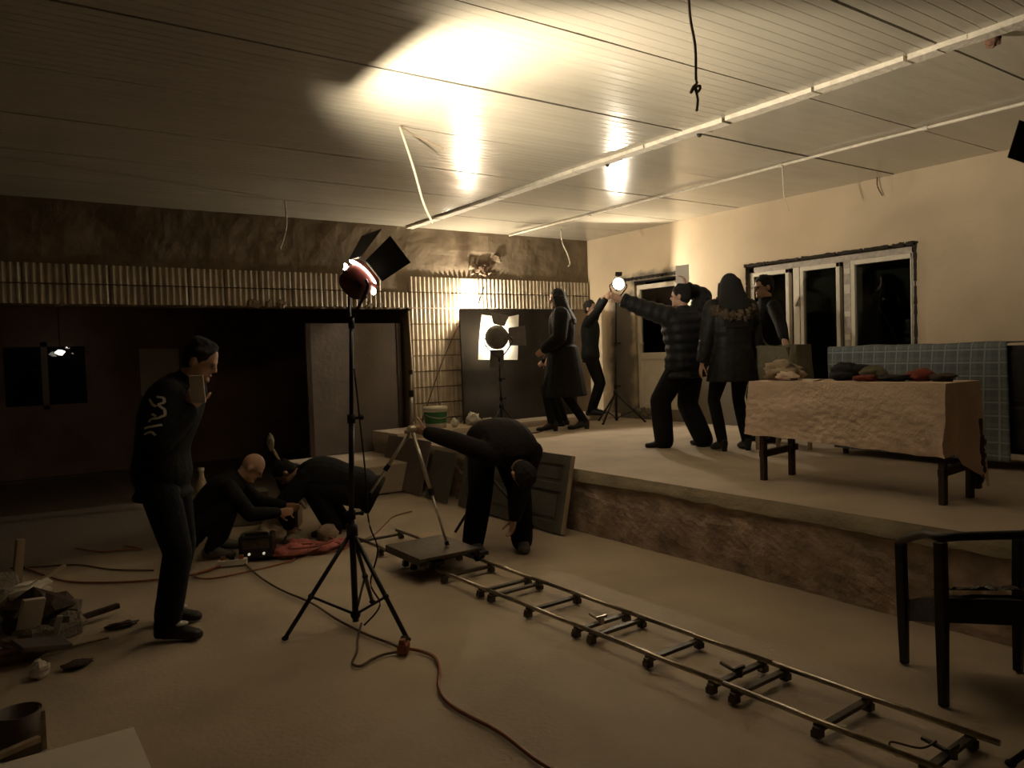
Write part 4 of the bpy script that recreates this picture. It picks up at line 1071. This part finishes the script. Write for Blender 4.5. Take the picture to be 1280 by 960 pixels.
# ---- furniture covered with the plaid blanket
SX0, SX1, SY0, SY1 = 6.45, 7.10, 2.34, 4.10
t = thing('sofa', (6.8, 3.2, ZP), 'dark upholstered sofa stood behind the table, mostly covered by a plaid blanket', 'sofa')
m = MB(); m.box((SX0 + .02, SY0, .66), (SX1, SY1, 1.06)); m.build('seat_base', MT['upholstery'], t, bev=.05)
m = MB(); m.box((SX0 + .02, SY0 + .02, 1.0), (SX0 + .30, SY1 - .02, 1.50)); m.build('backrest', MT['upholstery'], t, bev=.07)
for yy in (SY0, SY1 - .2): MB().box((SX0 + .06, yy, 1.0), (SX1, yy + .2, 1.42)).build('armrest', MT['upholstery'], t, bev=.06)
for xx in (SX0 + .1, SX1 - .1):
    for yy in (SY0 + .1, SY1 - .1): MB().cyl((xx, yy, .68), (xx, yy, ZP), .035, .025).build('leg', MT['darkwood'], t)
bm_ = MB(); NU, NV = 80, 46; uvs = []
TOP = 1.525
def blk(u, v):
    y = SY0 + .26 + (SY1 - SY0 - .26) * u
    s_ = v * 1.25
    if s_ < .32: x = SX0 + .32 - s_; z = TOP + .012 * noise.noise(V((y * 3, s_ * 3, 2))) - .012 * max(0, s_ - .28)
    else:
        k = s_ - .32; x = SX0 - .005 - .035 * k - .018 * (1 + noise.noise(V((y * 2.2 - k * .8, k * 1.2, 5)))) * min(1, k * 5) - .014 * math.sin(y * 19 - k * 3) * min(1, k * 2)
        z = TOP - .004 - k * (.98 if u < .85 else .98)
        if u > .94: y += (u - .94) * -1.4 * k
        if u < .05: y -= (.05 - u) * 1.0 * k
    return (x, y, z)
bm_.grid(blk, NU, NV)
o = bm_.build('plaid_blanket', MT['plaid'], smooth=True, org=(SX0, 3.2, 1.2))
me = o.data; ul = me.uv_layers.new(name='UVMap')
for lp_ in me.loops:
    vi = lp_.vertex_index; i = vi % (NU + 1); j = vi // (NU + 1); ul.data[lp_.index].uv = (i / NU * 1.88, j / NV * 1.49)
sm = o.modifiers.new('thick', 'SOLIDIFY'); sm.thickness = .008; sm.offset = 1
tag(o, 'blue plaid blanket with pale grid lines draped over the sofa', 'blanket')

# ---- olive canvas draped chair behind the table end
t = thing('draped_chair', (6.40, 4.56, ZP), 'chair covered in olive canvas behind the far end of the table', 'chair')
cv = MB()
def canv(u, v):
    a = u * 2 * PI; ex = .19 + .05 * v; ey = .225 + .04 * v
    cx, cy = math.cos(a), math.sin(a); e = .45
    x = 6.40 + ex * math.copysign(abs(cx) ** e, cx); y = 4.56 + ey * math.copysign(abs(cy) ** e, cy)
    f = .018 * math.sin(a * 7) * v + .015 * noise.noise(V((cx * 2, cy * 2, v * 3)))
    return (x + cx * f, y + cy * f, 1.56 + .012 * noise.noise(V((cx * 2, cy * 2, 1))) - .62 * v)
cv.grid(canv, 64, 20); cv.grid(lambda u, v: (6.40 + (u - .5) * .36, 4.56 + (v - .5) * .43, 1.562 + .01 * noise.noise(V((u * 4, v * 4, 2)))), 8, 8)
cv.build('canvas_cover', MT['olive'], t, True)
MB().box((6.22, 4.36, .96), (6.58, 4.76, 1.54)).build('backrest', MT['darkwood'], t)
for (xx, yy) in ((6.24, 4.38), (6.56, 4.38), (6.24, 4.74), (6.56, 4.74)): MB().cyl((xx, yy, .98), (xx, yy, ZP), .022).build('leg', MT['palewood'], t)
m = MB()
for k in range(5): m.lump((6.18 + .01 * k, 4.46 + .05 * k, 1.40 - .035 * k), .045, .6, k, (.5, 1.2, 1))
m.build('cloth_fold', MT['olive'], t, True)

# ---- armchair at lower right
t = thing('armchair', (3.6, 1.56, 0), 'old black metal armchair with a bent rail, at lower right', 'armchair')
L1, L2, L3, L4 = (V((3.29, 1.58, 0)), V((3.60, 1.91, 0)), V((3.91, 1.54, 0)), V((3.60, 1.20, 0)))
RZ = {0: .715, 1: .595, 2: .635, 3: .74}; SZ = {0: .49, 1: .345, 2: .37, 3: .5}
cc = (L1 + L3) / 2
Ls = [L1, L2, L3, L4]
for k, l in enumerate(Ls):
    inn = (cc - l).normalized(); top = l + inn * -.012 + V((0, 0, RZ[k] - .01))
    u = inn; v = V((-inn.y, inn.x, 0)); m = MB()
    m.rings([[c + u * (a * w_) + v * (b * w_) for (a, b) in ((-1, -1), (1, -1), (1, 1), (-1, 1))] for (c, w_) in ((l, .017), (l.lerp(top, .5), .021), (top, .021))])
    lg = m.build('leg', MT['blackmetal'], t, bev=.004)
    MB().ell(l + V((0, 0, .006)), (.022, .022, .01)).build('foot_cap', MT['blackrubber'], lg)
rail = [L2 + V((-.03, .0, RZ[1] + .0)), L2 + V((-.10, -.07, .635)), L1 + V((.10, .12, .70)), L1 + V((.01, .01, RZ[0] + .005)), L1 + V((.06, -.09, .735)), L4 + V((-.10, .10, .75)), L4 + V((0, 0, .745)), L4 + V((.12, .14, .71)), L3 + V((-.03, -.05, .66)), L3 + V((-.005, 0, RZ[2]))]
m = MB(); m.tube(rail, .019, 8, 5); m.build('arm_rail', MT['blackmetal'], t, True)
m = MB()
def seat(u, v, dz=0):
    a = L1.lerp(L2, u); b = L4.lerp(L3, u); p = a.lerp(b, v); za = SZ[0] + (SZ[1] - SZ[0]) * u; zb = SZ[3] + (SZ[2] - SZ[3]) * u
    p = p.copy(); p.z = za + (zb - za) * v + dz; q = cc.copy(); q.z = p.z; return q + (p - q) * .95
m.grid(lambda u, v: seat(u, v, -.03 + .022 * math.sin(PI * u) * math.sin(PI * v) + .012 * noise.noise(V((u * 5, v * 5, 2)))), 16, 16)
m.grid(lambda u, v: seat(u, 1 - v, -.135), 6, 6)
for f in (lambda u, v: seat(u, 0, -.135 + .105 * v), lambda u, v: seat(1 - u, 1, -.135 + .105 * v), lambda u, v: seat(0, 1 - u, -.135 + .105 * v), lambda u, v: seat(1, u, -.135 + .105 * v)): m.grid(f, 8, 2)
m.build('seat', MT['upholstery'], t)
m = MB(); m.grid(lambda u, v: seat(.15 + .7 * u, .15 + .7 * v, .012 + .03 * abs(noise.noise(V((u * 5, v * 5, 7))))), 22, 22); m.build('torn_cover', mat('black_plastic_sheet', (.03, .025, .025), .25, .3), t)

# ---- left floor: transformer box, sockets, cartons, bags
t = thing('power_box', (1.74, 6.04, 0), 'black portable power box with a metal handle and two bright knobs', 'power box')
rz_ = Matrix.Rotation(-.42, 3, 'Z'); ax_ = (rz_ @ V((1, 0, 0)), rz_ @ V((0, 1, 0)), V((0, 0, 1))); c = V((1.74, 6.10, .105))
MB().obox(c, (.26, .19, .175), ax_).build('case', MT['blackmetal'], t, bev=.012)
m = MB(); a, b, d = ax_; fr_ = c - b * .105
m.tube([c + V((0, 0, .085)) - a * .09 - b * .06, c + V((0, 0, .115)) - a * .085 - b * .06, c + V((0, 0, .115)) + a * .085 - b * .06, c + V((0, 0, .085)) + a * .09 - b * .06], .009, 6, 4); m.build('handle', MT['steel'], t, True)
for q in (-.05, .06): MB().cyl(fr_ + a * q - V((0, 0, .045)), fr_ + a * q - b * .014 - V((0, 0, .045)), .010).build('knob', MT['led'], t)  # weak glow painted on the knobs in place of a glint
MB().obox(fr_ + V((0, 0, .03)) - b * .002, (.2, .006, .07), ax_).build('meter_panel', MT['darksteel'], t)
def sock(nme, lab, c, rz, n=3, sz=(.20, .06, .045), mtl='whiteplastic'):
    t = thing(nme, c, lab, 'power socket'); R_ = Matrix.Rotation(rz, 3, 'Z'); A_ = (R_ @ V((1, 0, 0)), R_ @ V((0, 1, 0)), V((0, 0, 1)))
    cc_ = V(c) + V((0, 0, sz[2] / 2)); MB().obox(cc_, sz, A_).build('case', MT[mtl], t, bev=.006)
    for k in range(n):
        MB().obox(cc_ + A_[0] * ((k - (n - 1) / 2) * sz[0] / (n + .3)) + V((0, 0, sz[2] / 2 + .012)), (.034, .034, .03), A_).build('plug', MT['blackrubber' if k % 2 else 'orange'], t, bev=.004)
sock('power_strip', 'pale power strip with plugs on the floor in front of the squatting man', (1.52, 6.02, .0), -.35, 3, (.22, .07, .045))
sock('cable_junction', 'orange cable junction with plugs beside the tripod foot of the tall film light', (1.76, 3.60, .0), .9, 2, (.085, .055, .05), 'orange')
def carton(nme, lab, c, sz, rz, mtl='carton', flap=True):
    t = thing(nme, c, lab, 'box'); R_ = Matrix.Rotation(rz, 3, 'Z'); A_ = (R_ @ V((1, 0, 0)), R_ @ V((0, 1, 0)), V((0, 0, 1)))
    cc_ = V(c) + V((0, 0, sz[2] / 2)); MB().obox(cc_, sz, A_).build('body', MT[mtl], t, bev=.006)
    MB().obox(cc_ + V((0, 0, sz[2] / 2 + .004)), (sz[0] * 1.02, sz[1] * 1.02, .008), A_).build('lid', MT[mtl], t)
carton('carton', 'brown carton with pale lid between the two crouching people', (2.26, 7.10, 0), (.34, .26, .22), -.5)
carton('carton', 'low dark carton behind the squatting bald man', (2.05, 7.55, 0), (.42, .30, .30), -.2, 'doorgrey2')
heap('plastic_bag', 'pale crumpled bag on the floor behind the squatting man', 'bag', (1.98, 6.55, 0), .12, 'tan', .5, (1.1, 1, .8), 31)
heap('plastic_bag', 'white plastic bag on the floor under the crouching figure in black', 'bag', (2.40, 6.30, 0), .085, 'tan', .4, (1, .9, .9), 32)
heap('plastic_bag', 'crumpled grey pouch beside the pink bags on the floor', 'bag', (2.10, 6.32, 0), .08, 'olive', .5, (1.4, 1, .6), 33)
for k, (c, r, lab) in enumerate((((1.98, 6.02, 0), .12, 'pink plastic bag next to the black power box'), ((2.20, 5.98, 0), .10, 'pink plastic bag in the middle of the cable tangle'), ((2.10, 6.18, 0), .11, 'pink plastic bag behind the other pink bags'), ((2.40, 6.02, 0), .09, 'pink plastic bag nearest the tall film light pole'))):
    heap('plastic_bag', lab, 'bag', c, r, 'pink', .7, (1.3, 1, .35), 40 + k)
t = thing('bottle', (2.10, 7.75, 0), 'tall pale plastic bottle standing beyond the squatting bald man', 'bottle')
m = MB(); m.rings([[V((2.10 + r * math.cos(a), 7.75 + r * math.sin(a), z)) for a in (k * PI / 6 for k in range(12))] for (z, r) in ((0, .04), (.02, .045), (.38, .045), (.46, .02), (.50, .018))]); m.build('body', MT['whiteplastic'], t, True)
MB().cyl((2.10, 7.75, .5), (2.10, 7.75, .53), .022).build('cap', MT['whiteplastic'], t)
t = thing('bottle', (1.66, 7.55, 0), 'small pale bottle standing behind the back of the squatting man', 'bottle')
m = MB(); m.rings([[V((1.66 + r * math.cos(a), 7.55 + r * math.sin(a), z)) for a in (k * PI / 6 for k in range(12))] for (z, r) in ((0, .05), (.02, .055), (.42, .05), (.5, .025), (.55, .022))]); m.build('body', MT['tan'], t, True)
MB().cyl((1.66, 7.55, .55), (1.66, 7.55, .58), .03).build('cap', MT['whiteplastic'], t)
t = thing('wrapped_pole', (2.72, 7.9, 0), 'short pole with a pale wrapped top leaning behind the crouching people', 'pole')
MB().cyl((2.74, 7.80, .0), (2.52, 8.10, .62), .016).build('rod', MT['tan'], t, True)
m = MB(); m.lump((2.50, 8.12, .70), .045, .4, 3, (.8, .8, 1.9)); m.build('wrapping', MT['stone'], t, True)

# ---- bucket and cloth scraps on the rear step
t = thing('bucket', (4.93, 8.86, .62), 'white lidded bucket with a green label by the tiled pillar', 'bucket')
m = MB(); m.cyl((4.93, 8.86, .622), (4.93, 8.86, .86), .135, .155, 24); m.build('body', MT['whiteplastic'], t, True)
m = MB(); m.cyl((4.93, 8.86, .68), (4.93, 8.86, .83), .1425, .155, 24, False); m.build('label_band', MT['green'], t, True)
m = MB(); m.cyl((4.93, 8.86, .86), (4.93, 8.86, .90), .168, .160, 24); m.build('lid', MT['whiteplastic'], t, True)
m = MB(); m.tube([(4.93 + .16 * math.cos(a), 8.86 - .02 + .16 * math.sin(a) * .9 , .80 - .05 * abs(math.sin(a))) for a in (PI + k * PI / 8 for k in range(9))], .005, 5, 1); m.build('handle', MT['alu'], t)
heap('rag', 'small pale rag beside the bucket', 'cloth', (5.14, 8.72, .62), .05, 'whiteplastic', .5, (1, 1, 1.2), 51)
heap('rag', 'white rag heaped on the rear step in front of the black backdrop', 'cloth', (5.46, 8.78, .62), .10, 'whitecard', .7, (1, .9, .9), 52)
heap('rag', 'second white rag right of the heap before the black backdrop', 'cloth', (5.66, 8.66, .62), .075, 'whitecard', .7, (1.5, .8, .6), 53)
heap('rag', 'grey rag beneath the white rags on the rear step', 'cloth', (5.56, 8.62, .62), .09, 'stone', .6, (1.6, .7, .45), 54)
t = thing('thin_pole', (4.55, 8.75, .54), 'thin pale pole standing against the corner of the tiled pillar', 'pole')
MB().cyl((4.60, 8.80, .62), (4.76, 9.20, 2.18), .011).build('rod', MT['palewood'], t, True)
o = MB().tube([(4.86, 9.15, .65), (5.25, 9.18, 1.5), (5.62, 9.17, 2.15)], .008, 6, 4).build('leaning_stick', MT['brownwire'], smooth=True, org=(4.86, 9.15, .62)); tag(o, 'long thin stick leaning slantwise over the tiled pillar', 'stick')
o = MB().box((7.15, 5.05, ZP), (7.42, 5.16, ZP + .09)).build('floor_box', MT['upholstery'], org=(7.28, 5.1, ZP), bev=.02); tag(o, 'dark low box on the stage behind the boots of the woman in the parka', 'box')

# ---- rubble at left
rub = [('timber_offcut', 'upright wooden offcut at the left edge, topmost of the rubble', 'wood', (.14, 6.05, 0), 'wood', (.05, .05, .42), (0, .12, .2)),
       ('timber_stick', 'pale wooden stick slanting up out of the rubble heap', 'wood', (.26, 5.72, .14), 'wood', (.34, .025, .025), (0, -.30, .55)),
       ('plastic_sheet_scrap', 'crumpled white sheet on top of the rubble heap', 'sheet', (.19, 5.68, .12), 'lumpw', .10, (1.2, 1, .5)),
       ('cement_bag', 'brown cement bag slumped in the rubble heap', 'bag', (.20, 5.42, 0), 'lumpb', .17, (1.2, 1, .7)),
       ('plaster_slab', 'pale broken slab standing in the rubble heap', 'slab', (.17, 5.12, .05), 'slab', (.12, .03, .19), (.2, .15, .4)),
       ('brick', 'dark brick lying at the front of the rubble heap', 'brick', (.30, 5.08, 0), 'brickb', (.22, .11, .06), (0, 0, .6)),
       ('brick', 'tilted brick leaning on the cement bag', 'brick', (.33, 5.38, .03), 'brickb', (.22, .11, .06), (.3, .2, -.3)),
       ('brick', 'reddish brick at the left edge of the picture beside the rubble', 'brick', (.07, 4.86, 0), 'brickr', (.22, .11, .06), (0, 0, .2)),
       ('mortar_lump', 'large grey mortar lump in the rubble heap', 'rubble', (.16, 4.92, 0), 'lumps', .11, (1.2, 1, .7)),
       ('mortar_lump', 'grey mortar lump right of the pale slab', 'rubble', (.36, 5.22, 0), 'lumps', .08, (1.2, 1, .7)),
       ('timber_offcut', 'dark wooden offcut poking right from the rubble', 'wood', (.50, 5.28, .02), 'woodd', (.30, .04, .03), (0, -.06, .3)),
       ('plaster_slab', 'small pale strip upright below the pale slab in the rubble', 'slab', (.28, 4.90, .03), 'slab', (.03, .02, .15), (0, .25, 0)),
       ('timber_stick', 'thin pale lath lying flat in front of the rubble', 'wood', (.38, 4.86, 0), 'wood', (.30, .02, .012), (0, 0, .1)),
       ('mortar_lump', 'small pale lump lying in front of the rubble heap', 'rubble', (.17, 4.50, 0), 'lumpw', .045, (1, 1, 1)),
       ('mortar_lump', 'small dark flat chip on the floor right of the rubble', 'rubble', (.34, 4.52, 0), 'lumpb', .05, (1.5, .8, .4)),
       ('plaster_slab', 'dark slab slanting at the lower edge of the rubble heap', 'slab', (.20, 4.78, .02), 'slabd', (.26, .14, .03), (.15, .25, .4)),
       ('cement_bag', 'grey cement bag behind the rubble at the left edge', 'bag', (-.04, 5.80, 0), 'lumps', .20, (1, 1, .8)),
       ('mortar_lump', 'dark scrap on the floor between rubble and standing man', 'rubble', (.62, 5.05, 0), 'lumpb', .045, (2.2, .8, .35))]
MM = {'wood': 'palewood', 'woodd': 'darkwood', 'lumpw': 'whitecard', 'lumpb': 'darkwood', 'lumps': 'stone', 'slab': 'foam', 'slabd': 'doorgrey2', 'brickb': 'stone', 'brickr': 'brick'}
for k, (nme, lab, cat, c, kd, sz, rt) in enumerate(rub):
    if kd.startswith('lump'):
        o = MB().lump((c[0], c[1], c[2] + sz * rt[2] * .75), sz, .5, k + 3, rt, 12, 9).build(nme, MT[MM[kd]], org=c)
    else:
        R_ = (Matrix.Rotation(rt[2], 3, 'Z') @ Matrix.Rotation(rt[1], 3, 'Y') @ Matrix.Rotation(rt[0], 3, 'X'))
        hz = abs(R_[2][0]) * sz[0] / 2 + abs(R_[2][1]) * sz[1] / 2 + abs(R_[2][2]) * sz[2] / 2
        o = MB().obox((c[0], c[1], c[2] + hz), sz, (R_ @ V((1, 0, 0)), R_ @ V((0, 1, 0)), R_ @ V((0, 0, 1)))).build(nme, MT[MM[kd]], org=c, bev=.004)
    tag(o, lab, cat)
t = thing('foam_board', (.2, 3.3, 0), 'white foam board lying on the floor at bottom left', 'board')
MB().box((-.35, 2.85, .0), (.455, 3.50, .045)).build('sheet', MT['foam'], t, bev=.003)
t = thing('paint_tin', (.06, 3.62, 0), 'open pale tin beside the foam board at bottom left', 'tin')
m = MB(); cx_, cy_ = .06, 3.66; m.rings([[V((cx_ + r * math.cos(a), cy_ + r * math.sin(a), z)) for a in (k * PI / 10 for k in range(20))] for (z, r) in ((.0, .085), (.17, .085), (.17, .079), (.03, .078), (.03, .01))]); m.build('body', MT['doorgrey2'], t, True)
m = MB(); m.box((.13, 3.62, 0), (.15, 3.70, .16)); m.build('label_strip', MT['tan'], t)
o = MB().obox((-.02, 3.50, .075), (.30, .03, .02), (V((.95, .3, .05)).normalized(), V((-.3, .95, 0)).normalized(), V((0, 0, 1)))).build('timber_stick', MT['palewood'], org=(-.02, 3.5, .05)); tag(o, 'pale stick resting on the corner of the foam board', 'wood')

# ---- cables on the floor
def cable(lab, pts, mtl, r=.0065, cat='cable', nme='cable', z=None):
    P_ = [(p[0], p[1], (p[2] if len(p) > 2 else r + .001)) for p in pts]
    o = MB().tube(P_, r, 6, 6).build(nme, MT[mtl], smooth=True, org=(P_[0][0], P_[0][1], 0)); return tag(o, lab, cat)
cable('orange cable curving from the junction towards the bottom of the picture', [(1.78, 3.62), (1.83, 3.52), (1.84, 3.40), (1.78, 3.25), (1.69, 3.10), (1.64, 2.95), (1.64, 2.80), (1.67, 2.55), (1.66, 2.26), (1.70, 1.9), (1.7, 1.4)], 'orange', .009)
cable('brown cable running from the cable tangle to the foot of the tall film light', [(1.60, 6.00), (1.58, 5.5), (1.60, 5.1), (1.66, 4.7), (1.67, 4.3), (1.70, 3.98), (1.74, 3.78), (1.76, 3.66)], 'brownwire', .007)
cable('brown cable looping on the floor below the tall film light', [(1.72, 4.05, .04), (1.64, 3.92), (1.56, 3.75), (1.48, 3.62), (1.50, 3.56), (1.58, 3.60), (1.66, 3.62), (1.74, 3.60)], 'brownwire', .007)
cable('orange cable winding from the standing man across the floor to the left edge', [(1.50, 6.06), (1.30, 5.95), (1.15, 5.92), (.9, 5.98), (.65, 6.14), (.45, 6.35), (.34, 6.62), (.24, 6.95), (.18, 7.2)], 'orange', .008)
cable('dark cable lying behind the orange cable at left', [(1.0, 6.25), (.75, 6.5), (.55, 6.85), (.30, 7.0), (.12, 7.1)], 'brownwire', .007)
cable('orange loop of cable beside the power strip', [(1.46, 6.05), (1.22, 5.90), (1.28, 5.72), (1.55, 5.72), (1.80, 5.76), (1.95, 5.84), (1.90, 5.94)], 'orange', .007)
cable('orange coil of cable on the pink bags', [(1.9 + .15 * math.cos(a) + .02 * a, 5.92 + .11 * math.sin(a), .02 + .006 * a) for a in (k * PI / 5 for k in range(22))], 'orange', .007)
cable('pink red cable reaching from the tangle to the far end of the track', [(2.0, 5.95), (2.3, 5.85), (2.5, 5.98), (2.75, 6.15), (3.0, 6.45), (3.25, 6.75), (3.5, 6.85)], 'orange', .006)
cable('red scraps of cable lying on the dim floor at far left', [(.60, 7.5), (.75, 7.2), (.9, 7.15), (1.05, 7.05), (.95, 7.3)], 'orange', .007)
cable('thin power cord hanging down inside the legs of the tall film light', [(1.76, 4.10, 1.5), (1.79, 4.07, .9), (1.79, 4.05, .62), (1.83, 4.03, .45), (1.80, 4.08, .25), (1.84, 4.05, .12), (1.74, 4.06, .02)], 'blackrubber', .005)
cable('brown cord lying on the stage floor beside the woman in the long coat', [(6.0, 7.9, ZP + .01), (5.75, 7.75, ZP + .01), (5.5, 7.85, ZP + .012), (5.1, 7.7, ZP + .01), (4.8, 7.9, ZP + .01)], 'brownwire', .007)

# ---- wires hanging from the ceiling
zc = ZC - .01
def wire(lab, pts, mtl, r=.007): return cable(lab, pts, mtl, r, 'wire', 'hanging_wire')
wire('white wire hanging in the middle of the ceiling below the bright spot', [(2.71, 5.27, zc), (2.74, 5.25, 3.2), (2.79, 5.22, 3.0), (2.84, 5.20, 2.78), (2.87, 5.17, 2.66), (2.91, 5.16, 2.58)], 'whitewire', .010)
wire('short dark wire curving away beside the white hanging wire', [(2.71, 5.25, zc), (2.78, 5.22, 3.26), (2.88, 5.17, 3.21), (3.00, 5.12, 3.15)], 'greywire', .006)
wire('thick brown wire with a knot hanging near the top of the picture', [(3.02, 2.66, zc), (3.03, 2.66, 3.22), (3.05, 2.65, 3.08), (3.05, 2.65, 2.93), (3.055, 2.65, 2.90), (3.03, 2.65, 2.88), (3.02, 2.66, 2.85), (3.045, 2.65, 2.88), (3.07, 2.64, 2.885), (3.065, 2.65, 2.86), (3.045, 2.65, 2.87), (3.06, 2.65, 2.82), (3.05, 2.65, 2.76)], 'greywire', .007)
wire('pale wire hanging from the conduit over the stage', [(6.44, 4.55, zc - .02), (6.44, 4.54, 3.12), (6.44, 4.53, 2.98), (6.46, 4.50, 2.86)], 'whitewire', .006)
wire('pale wire with a kink hanging in front of the back wall corner', [(6.9, 8.54, zc), (6.91, 8.53, 3.14), (6.97, 8.50, 2.98), (7.0, 8.48, 2.84), (6.97, 8.48, 2.79)], 'whitewire', .010)
wire('dim wire hanging at left over the tiled band', [(2.81, 8.25, zc), (2.82, 8.25, 3.1), (2.80, 8.26, 2.95), (2.74, 8.27, 2.78)], 'whitewire', .010)
wire('short grey wire hanging beside the stage wall above the window', [(7.95, 4.45, zc), (7.94, 4.44, 3.22), (7.96, 4.40, 3.12)], 'brownwire', .007)
